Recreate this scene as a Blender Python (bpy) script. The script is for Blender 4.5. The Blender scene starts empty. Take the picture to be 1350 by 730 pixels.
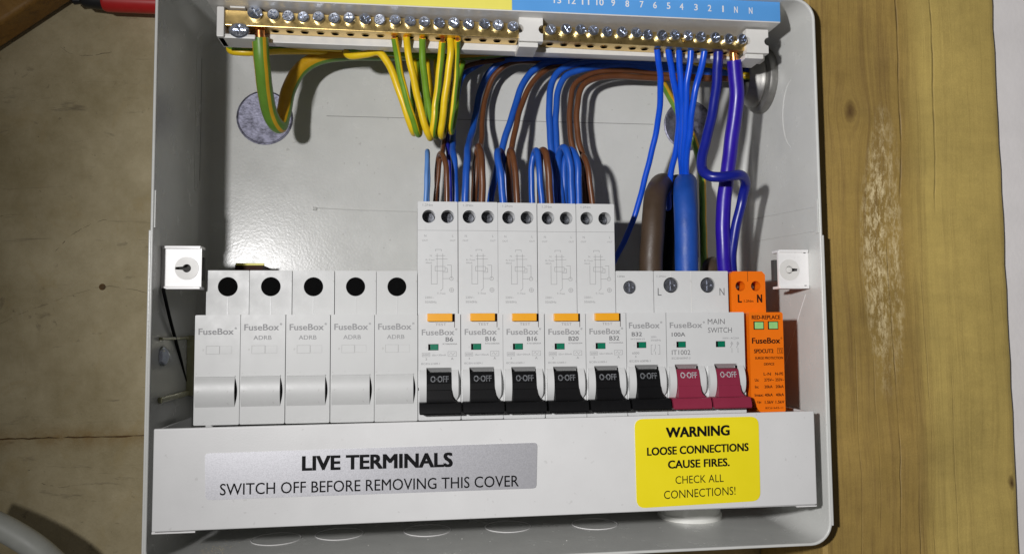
import bpy, bmesh, math, random
from mathutils import Vector, Matrix
from mathutils.geometry import tessellate_polygon
random.seed(7)
C = bpy.context.scene.collection
SC = bpy.context.scene
S = 0.001            # everything below is written in millimetres

# ------------------------------------------------------------------ camera
cd = bpy.data.cameras.new('camera'); cam = bpy.data.objects.new('camera', cd); C.objects.link(cam)
cd.sensor_width = 36; cd.lens = 27.8357; cd.clip_start = 0.01; cd.clip_end = 20
cam.matrix_world = Matrix([[0.991787, -0.000394, -0.127899, 0.086664], [-0.127638, -0.06698, -0.989557, -0.335668], [-0.008177, 0.997754, -0.06648, 0.037416], [0.0, 0.0, 0.0, 1.0]])
SC.camera = cam
# ------------------------------------------------------------------ world + lamps
w = bpy.data.worlds.new('World'); SC.world = w; w.use_nodes = True
bg = w.node_tree.nodes['Background']; bg.inputs[0].default_value = (1.0, .97, .96, 1); bg.inputs[1].default_value = 0.055
def spot(name, loc, aim, watts, half, radius, col):
    l = bpy.data.lights.new(name, 'SPOT'); l.energy = watts; l.spot_size = math.radians(2*half); l.spot_blend = 1.0
    l.shadow_soft_size = radius*S; l.color = col
    o = bpy.data.objects.new(name, l); C.objects.link(o); o.location = [c*S for c in loc]
    o.rotation_euler = (Vector(aim)-Vector(loc)).to_track_quat('-Z', 'Y').to_euler()
    return o
spot('torch_lamp', (-86, -420, 97), (1100, 20, 40), 12.6, 83, 12, (1.0, .985, .985))
SC.view_settings.view_transform = 'Standard'; SC.view_settings.look = 'None'
SC.view_settings.exposure = 0.0; SC.view_settings.gamma = 1; SC.view_settings.use_curve_mapping = False

# ------------------------------------------------------------------ materials
def nd(nt, t, **k):
    n = nt.nodes.new(t)
    for a, b in k.items():
        if hasattr(n, a): setattr(n, a, b)
        else: n.inputs[a.replace('_', ' ')].default_value = b
    return n
def mat(name, col, rough=.4, metal=0., vary=.05, vscale=70, bump=0., bscale=1500, spec=.5, coat=0., stretch=None, speck=0.):
    m = bpy.data.materials.new(name); m.use_nodes = True; nt = m.node_tree; L = nt.links.new
    b = nt.nodes['Principled BSDF']
    b.inputs['Roughness'].default_value = rough; b.inputs['Metallic'].default_value = metal
    b.inputs['Specular IOR Level'].default_value = spec; b.inputs['Coat Weight'].default_value = coat
    tc = nd(nt, 'ShaderNodeTexCoord'); vec = tc.outputs['Object']
    if stretch:
        mp = nd(nt, 'ShaderNodeMapping'); mp.inputs['Scale'].default_value = stretch; L(vec, mp.inputs[0]); vec = mp.outputs[0]
    n = nd(nt, 'ShaderNodeTexNoise', Scale=vscale, Detail=4.0, Roughness=.6); L(vec, n.inputs['Vector'])
    r = nd(nt, 'ShaderNodeMapRange'); r.inputs[1].default_value = .25; r.inputs[2].default_value = .75
    r.inputs[3].default_value = 1-vary; r.inputs[4].default_value = 1+vary; L(n.outputs[0], r.inputs[0])
    mx = nd(nt, 'ShaderNodeVectorMath', operation='SCALE'); mx.inputs[0].default_value = col; L(r.outputs[0], mx.inputs['Scale'])
    out = mx.outputs[0]
    if speck:
        n2 = nd(nt, 'ShaderNodeTexNoise', Scale=420.0, Detail=1.0); L(tc.outputs['Object'], n2.inputs['Vector'])
        r2 = nd(nt, 'ShaderNodeMapRange'); r2.inputs[1].default_value = .74; r2.inputs[2].default_value = .80
        r2.inputs[3].default_value = 0; r2.inputs[4].default_value = speck; L(n2.outputs[0], r2.inputs[0])
        mm = nd(nt, 'ShaderNodeMix', data_type='RGBA'); L(r2.outputs[0], mm.inputs[0]); L(out, mm.inputs[6])
        mm.inputs[7].default_value = (.12, .1, .07, 1); out = mm.outputs[2]
    L(out, b.inputs['Base Color'])
    rr = nd(nt, 'ShaderNodeMapRange'); rr.inputs[1].default_value = .3; rr.inputs[2].default_value = .7
    rr.inputs[3].default_value = max(.02, rough*.85); rr.inputs[4].default_value = min(1, rough*1.15); L(n.outputs[0], rr.inputs[0]); L(rr.outputs[0], b.inputs['Roughness'])
    if bump:
        nb = nd(nt, 'ShaderNodeTexNoise', Scale=bscale, Detail=2.0); L(vec, nb.inputs['Vector'])
        bp = nd(nt, 'ShaderNodeBump'); bp.inputs['Strength'].default_value = bump; bp.inputs['Distance'].default_value = .0002
        L(nb.outputs[0], bp.inputs['Height']); L(bp.outputs[0], b.inputs['Normal'])
    return m
M = {
 'paint': mat('enclosure_paint', (.605, .61, .585), .25, vary=.04, bump=.20, bscale=900, speck=.2, spec=.34),
 'white': mat('white_module_plastic', (.61, .615, .61), .36, vary=.02, vscale=120, bump=.08, bscale=2500, speck=.12),
 'blank': mat('white_blank_plastic', (.55, .555, .545), .42, vary=.03, vscale=90, bump=.08, bscale=2500, speck=.2),
 'cover': mat('white_cover_plastic', (.68, .68, .675), .38, vary=.035, vscale=40, bump=.12, bscale=1400, speck=.14),
 'holder': mat('holder_plastic', (.70, .69, .66), .4, vary=.05, speck=.2),
 'clip': mat('bracket_paint', (.82, .81, .80), .3, vary=.03),
 'black': mat('black_plastic', (.004, .004, .0045), .48, spec=.14, vary=.2, bump=.1),
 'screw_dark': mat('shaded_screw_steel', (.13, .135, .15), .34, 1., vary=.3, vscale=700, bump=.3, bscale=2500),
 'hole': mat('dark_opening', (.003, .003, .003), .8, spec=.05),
 'red': mat('crimson_plastic', (.235, .021, .050), .38, vary=.06, bump=.08),
 'orange': mat('orange_plastic', (.86, .175, .004), .36, vary=.04, bump=.06),
 'amber': mat('amber_button', (.80, .36, .012), .4, vary=.05),
 'green': mat('green_flag', (.0, .16, .085), .35, vary=.15, vscale=400),
 'lime': mat('lime_flag', (.30, .62, .22), .4, vary=.1, vscale=400),
 'grey_ink': mat('grey_ink', (.16, .16, .165), .6),
 'pale_ink': mat('pale_grey_ink', (.28, .28, .285), .6),
 'pale_line': mat('pale_line_ink', (.30, .30, .30), .6),
 'black_ink': mat('black_ink', (.005, .005, .006), .6, spec=.12),
 'white_ink': mat('white_ink', (.75, .76, .78), .5),
 'silver_ink': mat('silver_ink', (.30, .31, .33), .5),
 'brown_ink': mat('dark_brown_ink', (.035, .009, .004), .6, spec=.15),
 'brass': mat('brass', (.78, .56, .22), .30, 1., vary=.12, vscale=300, bump=.1),
 'zinc': mat('zinc_screw', (.72, .77, .88), .22, 1., vary=.2, vscale=700, bump=.3, bscale=2500),
 'steel': mat('grey_steel', (.20, .20, .26), .45, .8, vary=.65, vscale=330, bump=.35, bscale=900),
 'dark_metal': mat('dark_bush_metal', (.27, .265, .25), .46, .75, vary=.2, vscale=200, bump=.2),
 'rail': mat('rail_steel', (.55, .54, .44), .3, 1., vary=.15, vscale=200),
 'copper': mat('bare_copper', (.80, .33, .12), .28, 1., vary=.2, vscale=500),
 'blue': mat('blue_pvc', (.012, .085, .43), .34, vary=.12, vscale=120, bump=.15, bscale=700),
 'blue_bright': mat('bright_blue_pvc', (.004, .075, .60), .32, vary=.08, vscale=120, bump=.12, bscale=700),
 'sky_blue': mat('pale_blue_pvc', (.10, .24, .56), .4, vary=.08, vscale=120),
 'navy': mat('dark_blue_pvc', (.006, .012, .22), .34, vary=.1, vscale=120, bump=.1, bscale=700),
 'purple': mat('violet_blue_pvc', (.022, .006, .30), .34, vary=.1, vscale=120, bump=.1, bscale=700),
 'tail_blue': mat('matt_blue_sheath', (.008, .065, .34), .5, vary=.15, vscale=120, bump=.4, bscale=900),
 'brown': mat('brown_pvc', (.125, .045, .016), .36, vary=.15, vscale=120, bump=.15, bscale=700),
 'tail_brown': mat('matt_brown_sheath', (.058, .036, .021), .5, vary=.15, vscale=120, bump=.4, bscale=900),
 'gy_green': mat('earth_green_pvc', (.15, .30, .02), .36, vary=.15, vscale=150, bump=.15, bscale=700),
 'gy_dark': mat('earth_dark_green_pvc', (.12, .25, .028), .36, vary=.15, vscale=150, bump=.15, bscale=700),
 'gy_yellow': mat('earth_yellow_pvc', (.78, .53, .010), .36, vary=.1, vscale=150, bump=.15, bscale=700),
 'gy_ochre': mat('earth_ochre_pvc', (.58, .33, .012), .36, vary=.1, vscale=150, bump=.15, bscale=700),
 'yellow_label': mat('yellow_label', (.86, .72, .012), .42, vary=.02, bump=.05),
 'strip_yellow': mat('pale_yellow_strip', (.83, .76, .14), .45, vary=.03),
 'strip_blue': mat('blue_strip', (.10, .34, .74), .45, vary=.03),
 'silver_label': mat('silver_label', (.60, .60, .63), .40, .6, vary=.012, vscale=2800, bump=.03, bscale=2600),
 'gland': mat('gland_plastic', (.78, .78, .73), .38, vary=.06, bump=.1),
 'pvc_grey': mat('grey_cable_sheath', (.42, .43, .39), .5, vary=.1, vscale=80, bump=.2, bscale=400),
 'tool_red': mat('red_tool_grip', (.52, .02, .02), .35, vary=.1),
 'tool_black': mat('black_tool_grip', (.015, .015, .016), .4, vary=.2),
 'ochre_dust': mat('tan_dust', (.50, .42, .26), .9, vary=.3, vscale=900),
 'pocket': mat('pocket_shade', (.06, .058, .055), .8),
 'faint_line': mat('faint_moulding_line', (.40, .40, .39), .6),
 'screw_face': mat('dull_zinc', (.24, .25, .285), .34, .85, vary=.35, vscale=600, bump=.3, bscale=2200),
 'crack': mat('crack_shade', (.17, .135, .085), .9),
 'dirt': mat('rusty_dirt', (.13, .075, .028), .9, vary=.5, vscale=300),
 'olive': mat('olive_reflection', (.34, .33, .19), .25, vary=.15, coat=.2),  # colour of the bars that stand in for the reflected rail
 'scratch': mat('pale_edge', (.80, .80, .79), .35),
 'groove': mat('scored_line', (.22, .22, .21), .6),
}
def board_mat():
    m = mat('cement_board', (.33, .285, .215), .75, vary=.0); nt = m.node_tree; L = nt.links.new; b = nt.nodes['Principled BSDF']
    tc = nd(nt, 'ShaderNodeTexCoord'); g = tc.outputs['Object']; sx = nd(nt, 'ShaderNodeSeparateXYZ'); L(g, sx.inputs[0])
    def noise(sc, det, ro=.65, dis=0., mp=None, rot=0.):
        v = g
        if mp:
            k = nd(nt, 'ShaderNodeMapping'); k.inputs['Scale'].default_value = mp; k.inputs['Rotation'].default_value = (0, rot, 0); L(g, k.inputs[0]); v = k.outputs[0]
        n = nd(nt, 'ShaderNodeTexNoise', Scale=float(sc), Detail=float(det), Roughness=ro, Distortion=dis); L(v, n.inputs['Vector']); return n.outputs[0]
    def ramp(v, a, c, lo=0., hi=1.):
        n = nd(nt, 'ShaderNodeMapRange'); n.inputs[1].default_value = a; n.inputs[2].default_value = c; n.inputs[3].default_value = lo; n.inputs[4].default_value = hi; L(v, n.inputs[0]); return n.outputs[0]
    def mth(op, *a):
        n = nd(nt, 'ShaderNodeMath', operation=op)
        for i, v in enumerate(a):
            if isinstance(v, (int, float)): n.inputs[i].default_value = v
            else: L(v, n.inputs[i])
        return n.outputs[0]
    def mix(f, c0, c1):
        n = nd(nt, 'ShaderNodeMix', data_type='RGBA'); L(f, n.inputs[0])
        for sck, v in ((6, c0), (7, c1)):
            if isinstance(v, tuple): n.inputs[sck].default_value = (*v, 1)
            else: L(v, n.inputs[sck])
        return n.outputs[2]
    col = mix(ramp(noise(16, 9, .7), .33, .67), (.32, .258, .132), (.60, .515, .325))
    col = mix(ramp(noise(38, 7, .7, .6), .54, .70, 0., .45), col, (.40, .30, .13))             # ochre damp stains
    col = mix(ramp(noise(75, 6, .72, 1.2), .63, .74, 0., .75), col, (.13, .10, .065))           # dark smudges
    col = mix(ramp(noise(1.2, 6, .65, 1.6, (11, 11, 75), .18), .62, .70, 0., .7), col, (.17, .135, .085))   # scuffs
    col = mix(ramp(noise(1.0, 6, .65, 1.4, (70, 11, 12), -.4), .67, .73, 0., .45), col, (.55, .48, .36))
    col = mix(ramp(noise(330, 3), .70, .78, 0., .8), col, (.10, .08, .05))                      # grit
    seam = mth('SUBTRACT', 1.0, mth('MINIMUM', mth('DIVIDE', mth('ABSOLUTE', mth('ADD', sx.outputs[2], .013)), .0085), 1.0))
    col = mix(mth('MULTIPLY', mth('POWER', seam, 1.4), ramp(noise(60, 6, .7), .36, .62, .1, .9)), col, (.28, .17, .05))   # rust along the joint
    L(col, b.inputs['Base Color'])
    bp = nd(nt, 'ShaderNodeBump'); bp.inputs['Strength'].default_value = .6; bp.inputs['Distance'].default_value = .0008
    L(mth('ADD', noise(420, 7, .75), mth('MULTIPLY', noise(75, 6, .72, 1.2), 1.2)), bp.inputs['Height']); L(bp.outputs[0], b.inputs['Normal'])
    return m
def wood_mat(name, left, right, dark, edge=None, knots=(), cracks=(), worn_glints=None):
    """timber running along z: browner and streakier left of x = edge, plainer sapwood right of it"""
    m = mat(name, right, .5, vary=0.); nt = m.node_tree; L = nt.links.new; b = nt.nodes['Principled BSDF']
    tc = nd(nt, 'ShaderNodeTexCoord'); g = tc.outputs['Object']
    sx = nd(nt, 'ShaderNodeSeparateXYZ'); L(g, sx.inputs[0])
    def mth(op, *a):
        n = nd(nt, 'ShaderNodeMath', operation=op)
        for i, v in enumerate(a):
            if isinstance(v, (int, float)): n.inputs[i].default_value = v
            else: L(v, n.inputs[i])
        return n.outputs[0]
    def noise(vec, sc, det, ro=.6):
        n = nd(nt, 'ShaderNodeTexNoise', Scale=float(sc), Detail=float(det), Roughness=ro); L(vec, n.inputs['Vector']); return n.outputs[0]
    def ramp(v, a, c, lo=0., hi=1.):
        n = nd(nt, 'ShaderNodeMapRange'); n.inputs[1].default_value = a; n.inputs[2].default_value = c; n.inputs[3].default_value = lo; n.inputs[4].default_value = hi; L(v, n.inputs[0]); return n.outputs[0]
    def mix(f, c0, c1):
        n = nd(nt, 'ShaderNodeMix', data_type='RGBA')
        for sck, v in ((0, f), (6, c0), (7, c1)):
            if isinstance(v, tuple): n.inputs[sck].default_value = (*v, 1)
            elif isinstance(v, float): n.inputs[sck].default_value = v
            else: L(v, n.inputs[sck])
        return n.outputs[2]
    def stretched(x, k):
        c = nd(nt, 'ShaderNodeCombineXYZ'); L(x, c.inputs[0]); L(mth('MULTIPLY', sx.outputs[2], k), c.inputs[2]); L(sx.outputs[1], c.inputs[1]); return c.outputs[0]
    x = mth('ADD', sx.outputs[0], mth('MULTIPLY', mth('SUBTRACT', noise(g, 7, 3), .5), .011))
    kmask = None
    for kx, kz, kr in knots:
        dx = mth('SUBTRACT', sx.outputs[0], kx*S); dz = mth('MULTIPLY', mth('SUBTRACT', sx.outputs[2], kz*S), .6)
        d2 = mth('ADD', mth('MULTIPLY', dx, dx), mth('MULTIPLY', dz, dz)); d = mth('SQRT', d2)
        x = mth('SUBTRACT', x, mth('DIVIDE', mth('MULTIPLY', dx, .000012*kr), mth('ADD', d2, .00003)))
        k = mth('SUBTRACT', 1.0, mth('MINIMUM', mth('DIVIDE', mth('ADD', d, mth('MULTIPLY', mth('SUBTRACT', noise(g, 260, 3), .5), .0025)), kr*S), 1.0))
        kmask = k if kmask is None else mth('MAXIMUM', kmask, k)
    side = ramp(x, (edge-6)*S, (edge+7)*S) if edge else None
    base = mix(side, left, right) if edge else mix(ramp(noise(stretched(x, .05), 60, 4), .35, .65), left, right)
    gr = ramp(noise(stretched(x, .022), 190, 6, .65), .50, .72)
    gr2 = ramp(noise(stretched(x, .05), 700, 5, .7), .48, .75)
    amt = ramp(side, 0., 1., .8, .25) if edge else .6
    col = mix(mth('MULTIPLY', gr, amt), base, dark)
    col = mix(mth('MULTIPLY', gr2, mth('MULTIPLY', amt, .6)), col, dark)
    def scale(c, v):
        n = nd(nt, 'ShaderNodeVectorMath', operation='SCALE'); L(c, n.inputs[0]); L(v, n.inputs['Scale']); return n.outputs[0]
    col = scale(col, ramp(noise(g, 13, 8, .68), .3, .7, .70, 1.28))
    saw = nd(nt, 'ShaderNodeCombineXYZ'); L(mth('MULTIPLY', sx.outputs[0], .25), saw.inputs[0]); L(sx.outputs[2], saw.inputs[2])
    col = scale(col, ramp(noise(saw.outputs[0], 230, 5, .7), .3, .7, .955, 1.045))
    col = scale(col, ramp(noise(g, 1500, 4, .75), .3, .7, .90, 1.09))
    crk = None; x = mth('ADD', x, mth('MULTIPLY', mth('SUBTRACT', noise(g, 45, 4), .5), .0018))
    for cx, z0, z1, wd, st in cracks:
        l = mth('SUBTRACT', 1.0, mth('MINIMUM', mth('DIVIDE', mth('ABSOLUTE', mth('SUBTRACT', x, cx*S)), wd*S), 1.0))
        zz = mth('MULTIPLY', ramp(sx.outputs[2], z0*S, (z0+12)*S), ramp(sx.outputs[2], (z1-12)*S, z1*S, 1., 0.))
        l = mth('MULTIPLY', mth('MULTIPLY', l, zz), ramp(noise(stretched(x, .3), 90, 4), .38, .58, .1*st, st))
        crk = l if crk is None else mth('MAXIMUM', crk, l)
    if crk is not None: col = mix(mth('MULTIPLY', crk, .55), col, (dark[0]*.45, dark[1]*.42, dark[2]*.4))
    if kmask is not None:
        col = mix(mth('MULTIPLY', mth('POWER', kmask, .7), .95), col, (dark[0]*.4, dark[1]*.3, dark[2]*.3))
    if worn_glints:      # pale worn resin streaks, their glossy glints painted into the colour: centre x, centre z, half sizes
        wx, wz, ax, az = worn_glints
        ex = mth('DIVIDE', mth('SUBTRACT', x, wx*S), ax*S); ez = mth('DIVIDE', mth('SUBTRACT', sx.outputs[2], wz*S), az*S)
        fall = mth('MAXIMUM', mth('SUBTRACT', 1.0, mth('ADD', mth('MULTIPLY', ex, ex), mth('MULTIPLY', ez, ez))), 0.0)
        f = mth('MULTIPLY', mth('POWER', fall, .8), mth('MULTIPLY', ramp(noise(stretched(x, .35), 560, 8, .8), .46, .62), ramp(noise(stretched(x, .04), 150, 3), .38, .58, .15, 1.)))
        col = mix(f, col, (.86, .72, .42))
    L(col, b.inputs['Base Color'])
    bp = nd(nt, 'ShaderNodeBump'); bp.inputs['Strength'].default_value = .6; bp.inputs['Distance'].default_value = .0004
    hh = mth('ADD', gr, mth('MULTIPLY', noise(g, 1500, 4, .75), .8))
    if crk is not None: hh = mth('SUBTRACT', mth('MULTIPLY', hh, .4), mth('MULTIPLY', crk, 1.5))
    L(hh, bp.inputs['Height']); L(bp.outputs[0], b.inputs['Normal'])
    return m
M['board'] = board_mat()
M['plank'] = wood_mat('treated_pine', (.35, .235, .066), (.53, .395, .118), (.17, .10, .036), edge=324, knots=[(293.6, 139.2, 3.4), (368.1, -36.4, 2.2)], cracks=[(317.5, 96, 400, .6, 1.), (335.5, 90, 400, .7, .9), (292, -300, 40, .4, .45), (311, -300, 92, .5, .7), (320, -300, 10, .4, .55), (327, -160, 70, .4, .4), (339, -330, 20, .5, .35), (301, -60, 30, .35, .4)], worn_glints=(308.2, 73.2, 11, 72))
M['batten'] = wood_mat('brown_timber', (.24, .115, .02), (.30, .155, .03), (.10, .045, .012))
M['plaster'] = mat('plaster', (.86, .83, .82), .7, vary=.06, vscale=40, bump=.4, bscale=500)

# ------------------------------------------------------------------ mesh helpers
def link(name, bm, m, parent=None, smooth=40, loc=None):
    bmesh.ops.recalc_face_normals(bm, faces=bm.faces)
    for v in bm.verts: v.co *= S
    me = bpy.data.meshes.new(name); bm.to_mesh(me); bm.free()
    for x in (m if isinstance(m, (list, tuple)) else [m]): me.materials.append(M[x])
    if smooth:
        me.shade_smooth(); me.set_sharp_from_angle(angle=math.radians(smooth))
    o = bpy.data.objects.new(name, me); C.objects.link(o)
    if smooth and smooth < 60:      # keep flat faces flat beside their rounded edges
        wn = o.modifiers.new('weighted_normals', 'WEIGHTED_NORMAL'); wn.keep_sharp = True; wn.weight = 90
    if parent: o.parent = parent
    if loc: o.location = [c*S for c in loc]
    return o
def thing(name, label, cat, loc=(0, 0, 0), group=None):
    o = bpy.data.objects.new(name, None); o.empty_display_size = .01; C.objects.link(o); o.location = [c*S for c in loc]
    return tag(o, label, cat, group)
def tag(o, label=None, cat=None, group=None, kind=None):
    for k, v in (('label', label), ('category', cat), ('group', group), ('kind', kind)):
        if v: o[k] = v
    return o
def NB(): return bmesh.new()
def bevel(bm, off, seg=2, edges=None):
    if off: bmesh.ops.bevel(bm, geom=list(edges if edges is not None else bm.edges), offset=off, segments=seg, profile=.5, affect='EDGES', clamp_overlap=True)
def box(bm, x0, x1, y0, y1, z0, z1, bev=0., seg=2, mi=0):
    b = NB(); vs = [b.verts.new((x, y, z)) for x in (x0, x1) for y in (y0, y1) for z in (z0, z1)]
    for f in ((0, 1, 3, 2), (4, 6, 7, 5), (0, 4, 5, 1), (2, 3, 7, 6), (0, 2, 6, 4), (1, 5, 7, 3)): b.faces.new([vs[i] for i in f])
    bmesh.ops.recalc_face_normals(b, faces=b.faces); bevel(b, bev, seg); merge(bm, b, mi); return bm
def merge(bm, b, mi=None, mtx=None):
    if mtx is not None: b.transform(mtx)
    off = {}
    for v in b.verts: off[v] = bm.verts.new(v.co)
    for f in b.faces:
        try:
            nf = bm.faces.new([off[v] for v in f.verts]); nf.material_index = f.material_index if mi is None else mi
        except ValueError: pass
    b.free(); return bm
def circ(cx, cz, r, n=28, a0=0., a1=2*math.pi): return [(cx+r*math.cos(a0+(a1-a0)*i/n), cz+r*math.sin(a0+(a1-a0)*i/n)) for i in range(n)]
def arc(cx, cz, r, d0, d1, n=8): return [(cx+r*math.cos(math.radians(d0+(d1-d0)*i/n)), cz+r*math.sin(math.radians(d0+(d1-d0)*i/n))) for i in range(n+1)]
def rrect(x0, x1, z0, z1, r, n=5):
    return arc(x1-r, z1-r, r, 0, 90, n)+arc(x0+r, z1-r, r, 90, 180, n)+arc(x0+r, z0+r, r, 180, 270, n)+arc(x1-r, z0+r, r, 270, 360, n)
def plate(bm, outer, y0, y1, holes=(), mi=0, hole_mi=None, back=True):
    """XZ outline pushed from y0 (front) to y1; holes = [(outline, depth or None for through, inner outline or None)]"""
    loops = [outer]+[h[0] for h in holes]
    vl = [[bm.verts.new((x, y0, z)) for x, z in l] for l in loops]
    flat = [v for l in vl for v in l]
    for t in tessellate_polygon([[Vector((x, z, 0)) for x, z in l] for l in loops]):
        try: bm.faces.new([flat[i] for i in t]).material_index = mi
        except ValueError: pass
    bl = [bm.verts.new((x, y1, z)) for x, z in outer]
    n = len(outer)
    for i in range(n): bm.faces.new((vl[0][i], vl[0][(i+1) % n], bl[(i+1) % n], bl[i])).material_index = mi
    if back and not any(h[1] is None for h in holes): bm.faces.new(bl).material_index = mi
    for h, l in zip(holes, vl[1:]):
        d = h[1]; inner = h[2] if len(h) > 2 and h[2] else h[0]; hm = mi if hole_mi is None else hole_mi
        il = [bm.verts.new((x, y0+(d if d else y1-y0), z)) for x, z in inner]; k = len(l)
        for i in range(k): bm.faces.new((l[i], il[i], il[(i+1) % k], l[(i+1) % k])).material_index = hm
        if d: bm.faces.new(il).material_index = hm
    return bm
def lathe(bm, prof, cx, cy, cz, axis='Y', n=32, mi=0):
    """prof = [(radius, along)], around an axis through (cx,cy,cz)"""
    rings = []
    for r, a in prof:
        ring = []
        for i in range(n):
            t = 2*math.pi*i/n; p, q = r*math.cos(t), r*math.sin(t)
            ring.append(bm.verts.new({'Y': (cx+p, cy+a, cz+q), 'X': (cx+a, cy+p, cz+q), 'Z': (cx+p, cy+q, cz+a)}[axis]))
        rings.append(ring)
    for A, B in zip(rings, rings[1:]):
        for i in range(n): bm.faces.new((A[i], A[(i+1) % n], B[(i+1) % n], B[i])).material_index = mi
    for R in (rings[0], rings[-1]):
        try: bm.faces.new(R).material_index = mi
        except ValueError: pass
    return bm
def loft(bm, rows, yb, mi=0):
    """front made of rows (z, x left, x right, y front), going back to yb"""
    F = [[bm.verts.new((xl, y, z)), bm.verts.new((xr, y, z))] for z, xl, xr, y in rows]
    B = [[bm.verts.new((xl, yb, z)), bm.verts.new((xr, yb, z))] for z, xl, xr, y in rows]
    for i in range(len(rows)-1):
        for q in ((F[i][0], F[i][1], F[i+1][1], F[i+1][0]), (F[i][0], F[i+1][0], B[i+1][0], B[i][0]), (F[i][1], B[i][1], B[i+1][1], F[i+1][1]), (B[i][0], B[i+1][0], B[i+1][1], B[i][1])):
            bm.faces.new(q).material_index = mi
    for e in (0, -1): bm.faces.new((F[e][0], B[e][0], B[e][1], F[e][1])).material_index = mi
    return bm
def spline(pts, k=8):
    P = [Vector(p) for p in pts]; P = [2*P[0]-P[1]]+P+[2*P[-1]-P[-2]]; out = []
    for i in range(1, len(P)-2):
        a, b, c, d = P[i-1:i+3]
        for j in range(k):
            t = j/k
            out.append(.5*((2*b)+(c-a)*t+(2*a-5*b+4*c-d)*t*t+(3*b-a-3*c+d)*t**3))
    return out+[P[-2]]
def tube(bm, pts, r, n=14, k=8, split=None, twist=0.0, raw=False, mi=0, rad=None):
    Q = [Vector(p) for p in pts] if raw else spline(pts, k)
    T = [(Q[min(i+1, len(Q)-1)]-Q[max(i-1, 0)]).normalized() for i in range(len(Q))]
    u = T[0].orthogonal().normalized(); u = (Vector((1, 0, 0))-T[0]*T[0].x)
    u = u.normalized() if u.length > .2 else T[0].orthogonal().normalized()
    rings = []
    for i, (q, t) in enumerate(zip(Q, T)):
        u = (u-t*u.dot(t)).normalized(); v = t.cross(u); rr = r if rad is None else rad(i/(len(Q)-1))*r
        rings.append([bm.verts.new(q+rr*(math.cos(a)*u+math.sin(a)*v)) for a in (2*math.pi*(j/n-twist*i/len(Q)) for j in range(n))])
    for i, (A, B) in enumerate(zip(rings, rings[1:])):
        for j in range(n):
            f = bm.faces.new((A[j], A[(j+1) % n], B[(j+1) % n], B[j])); f.material_index = mi
            if split is not None:
                fr = (j/n+split) % 1.; f.material_index = 1 if (fr < .46 and not (n == 40 and .17 < fr < .25)) else 0
    for R in (rings[0], rings[-1]): bm.faces.new(R).material_index = mi
    return bm
_tc = {}
def glyphs(s):
    if s not in _tc:
        cu = bpy.data.curves.new('text', 'FONT'); cu.body = s; cu.size = 1; cu.resolution_u = 3
        o = bpy.data.objects.new('text', cu); C.objects.link(o)
        me = bpy.data.meshes.new_from_object(o.evaluated_get(bpy.context.evaluated_depsgraph_get()))
        bpy.data.objects.remove(o); bpy.data.curves.remove(cu)
        _tc[s] = ([v.co.copy() for v in me.vertices], [tuple(p.vertices) for p in me.polygons]); bpy.data.meshes.remove(me)
    return _tc[s]
def text(bm, s, x0, x1, z0, z1, y, bold=0., mi=0, skew=0.):
    """letters filling the box x0..x1, z0..z1 at depth y; bold is the stroke gain as a share of the height; skew in mm of rise over the width"""
    vs, fs = glyphs(s)
    ax, bx = min(v.x for v in vs), max(v.x for v in vs); ay, by = min(v.y for v in vs), max(v.y for v in vs)
    g = bold*(z1-z0)*1.6
    offs = [(0, 0)] if not bold else [(-g, -g*.6), (g, -g*.6), (-g, g*.6), (g, g*.6), (0, 0)]
    for k, (ox, oz) in enumerate(offs):
        nv = []
        for v in vs:
            fx = (v.x-ax)/max(1e-6, bx-ax); fy = (v.y-ay)/max(1e-6, by-ay)
            nv.append(bm.verts.new((x0+g+fx*(x1-x0-2*g)+ox, y-.003*k, z0+g*.6+fy*(z1-z0-1.2*g)+skew*fx+oz)))
        for f in fs:
            try: bm.faces.new([nv[i] for i in f]).material_index = mi
            except ValueError: pass
def line(bm, x0, z0, x1, z1, y, wd=.16, mi=0):
    d = Vector((x1-x0, z1-z0)); n = Vector((-d.y, d.x)).normalized()*wd/2; e = d.normalized()*wd/2
    vs = [bm.verts.new((x, y, z)) for x, z in ((x0-e.x-n.x, z0-e.y-n.y), (x1+e.x-n.x, z1+e.y-n.y), (x1+e.x+n.x, z1+e.y+n.y), (x0-e.x+n.x, z0-e.y+n.y))]
    bm.faces.new(vs).material_index = mi
def poly(bm, pts, y, wd=.16, mi=0, close=False):
    pts = list(pts)+([pts[0]] if close else [])
    for i, (a, b) in enumerate(zip(pts, pts[1:])): line(bm, *a, *b, y-.0004*(i % 7), wd, mi)
def dup(root, loc, label, group=None):
    r = root.copy(); C.objects.link(r); r.location = [c*S for c in loc]; r['label'] = label
    if group: r['group'] = group
    for ch in list(root.children):
        c = ch.copy(); C.objects.link(c); c.parent = r
        for g in list(ch.children):
            d = g.copy(); C.objects.link(d); d.parent = c
    return r

# ------------------------------------------------------------------ the setting
BACK = 75.
def ragged(y, za, zb, jag):
    """board in x -420..300 whose edge za is chipped"""
    b = NB(); n = 240; pts = [(-420+720*i/n, za+random.uniform(-1, 1)*jag*(2.2 if random.random() < .08 else 1)) for i in range(n+1)]
    out = pts+[(300, zb), (-420, zb)]
    plate(b, out, y, y+12, back=False); return b
boards = []
o = link('backing_board', ragged(78, -12.7, 420, .25), 'board', smooth=0); tag(o, 'stained grey-brown cement board behind and left of the enclosure, above the seam', 'board'); boards.append(o)
o = link('backing_board', ragged(78.4, -13.3, -330, .3), 'board', smooth=0); tag(o, 'stained grey-brown cement board below the rusty seam at lower left', 'board'); boards.append(o)
b = NB(); box(b, -420, 300, 79.2, 90.5, -14.2, -11.9); o = link('wall', b, 'dirt', smooth=0); tag(o, kind='structure')
b = NB(); box(b, 373.2, 900, 14, 40, -400, 500); o = link('wall', b, 'plaster', smooth=0); tag(o, kind='structure')
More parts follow.
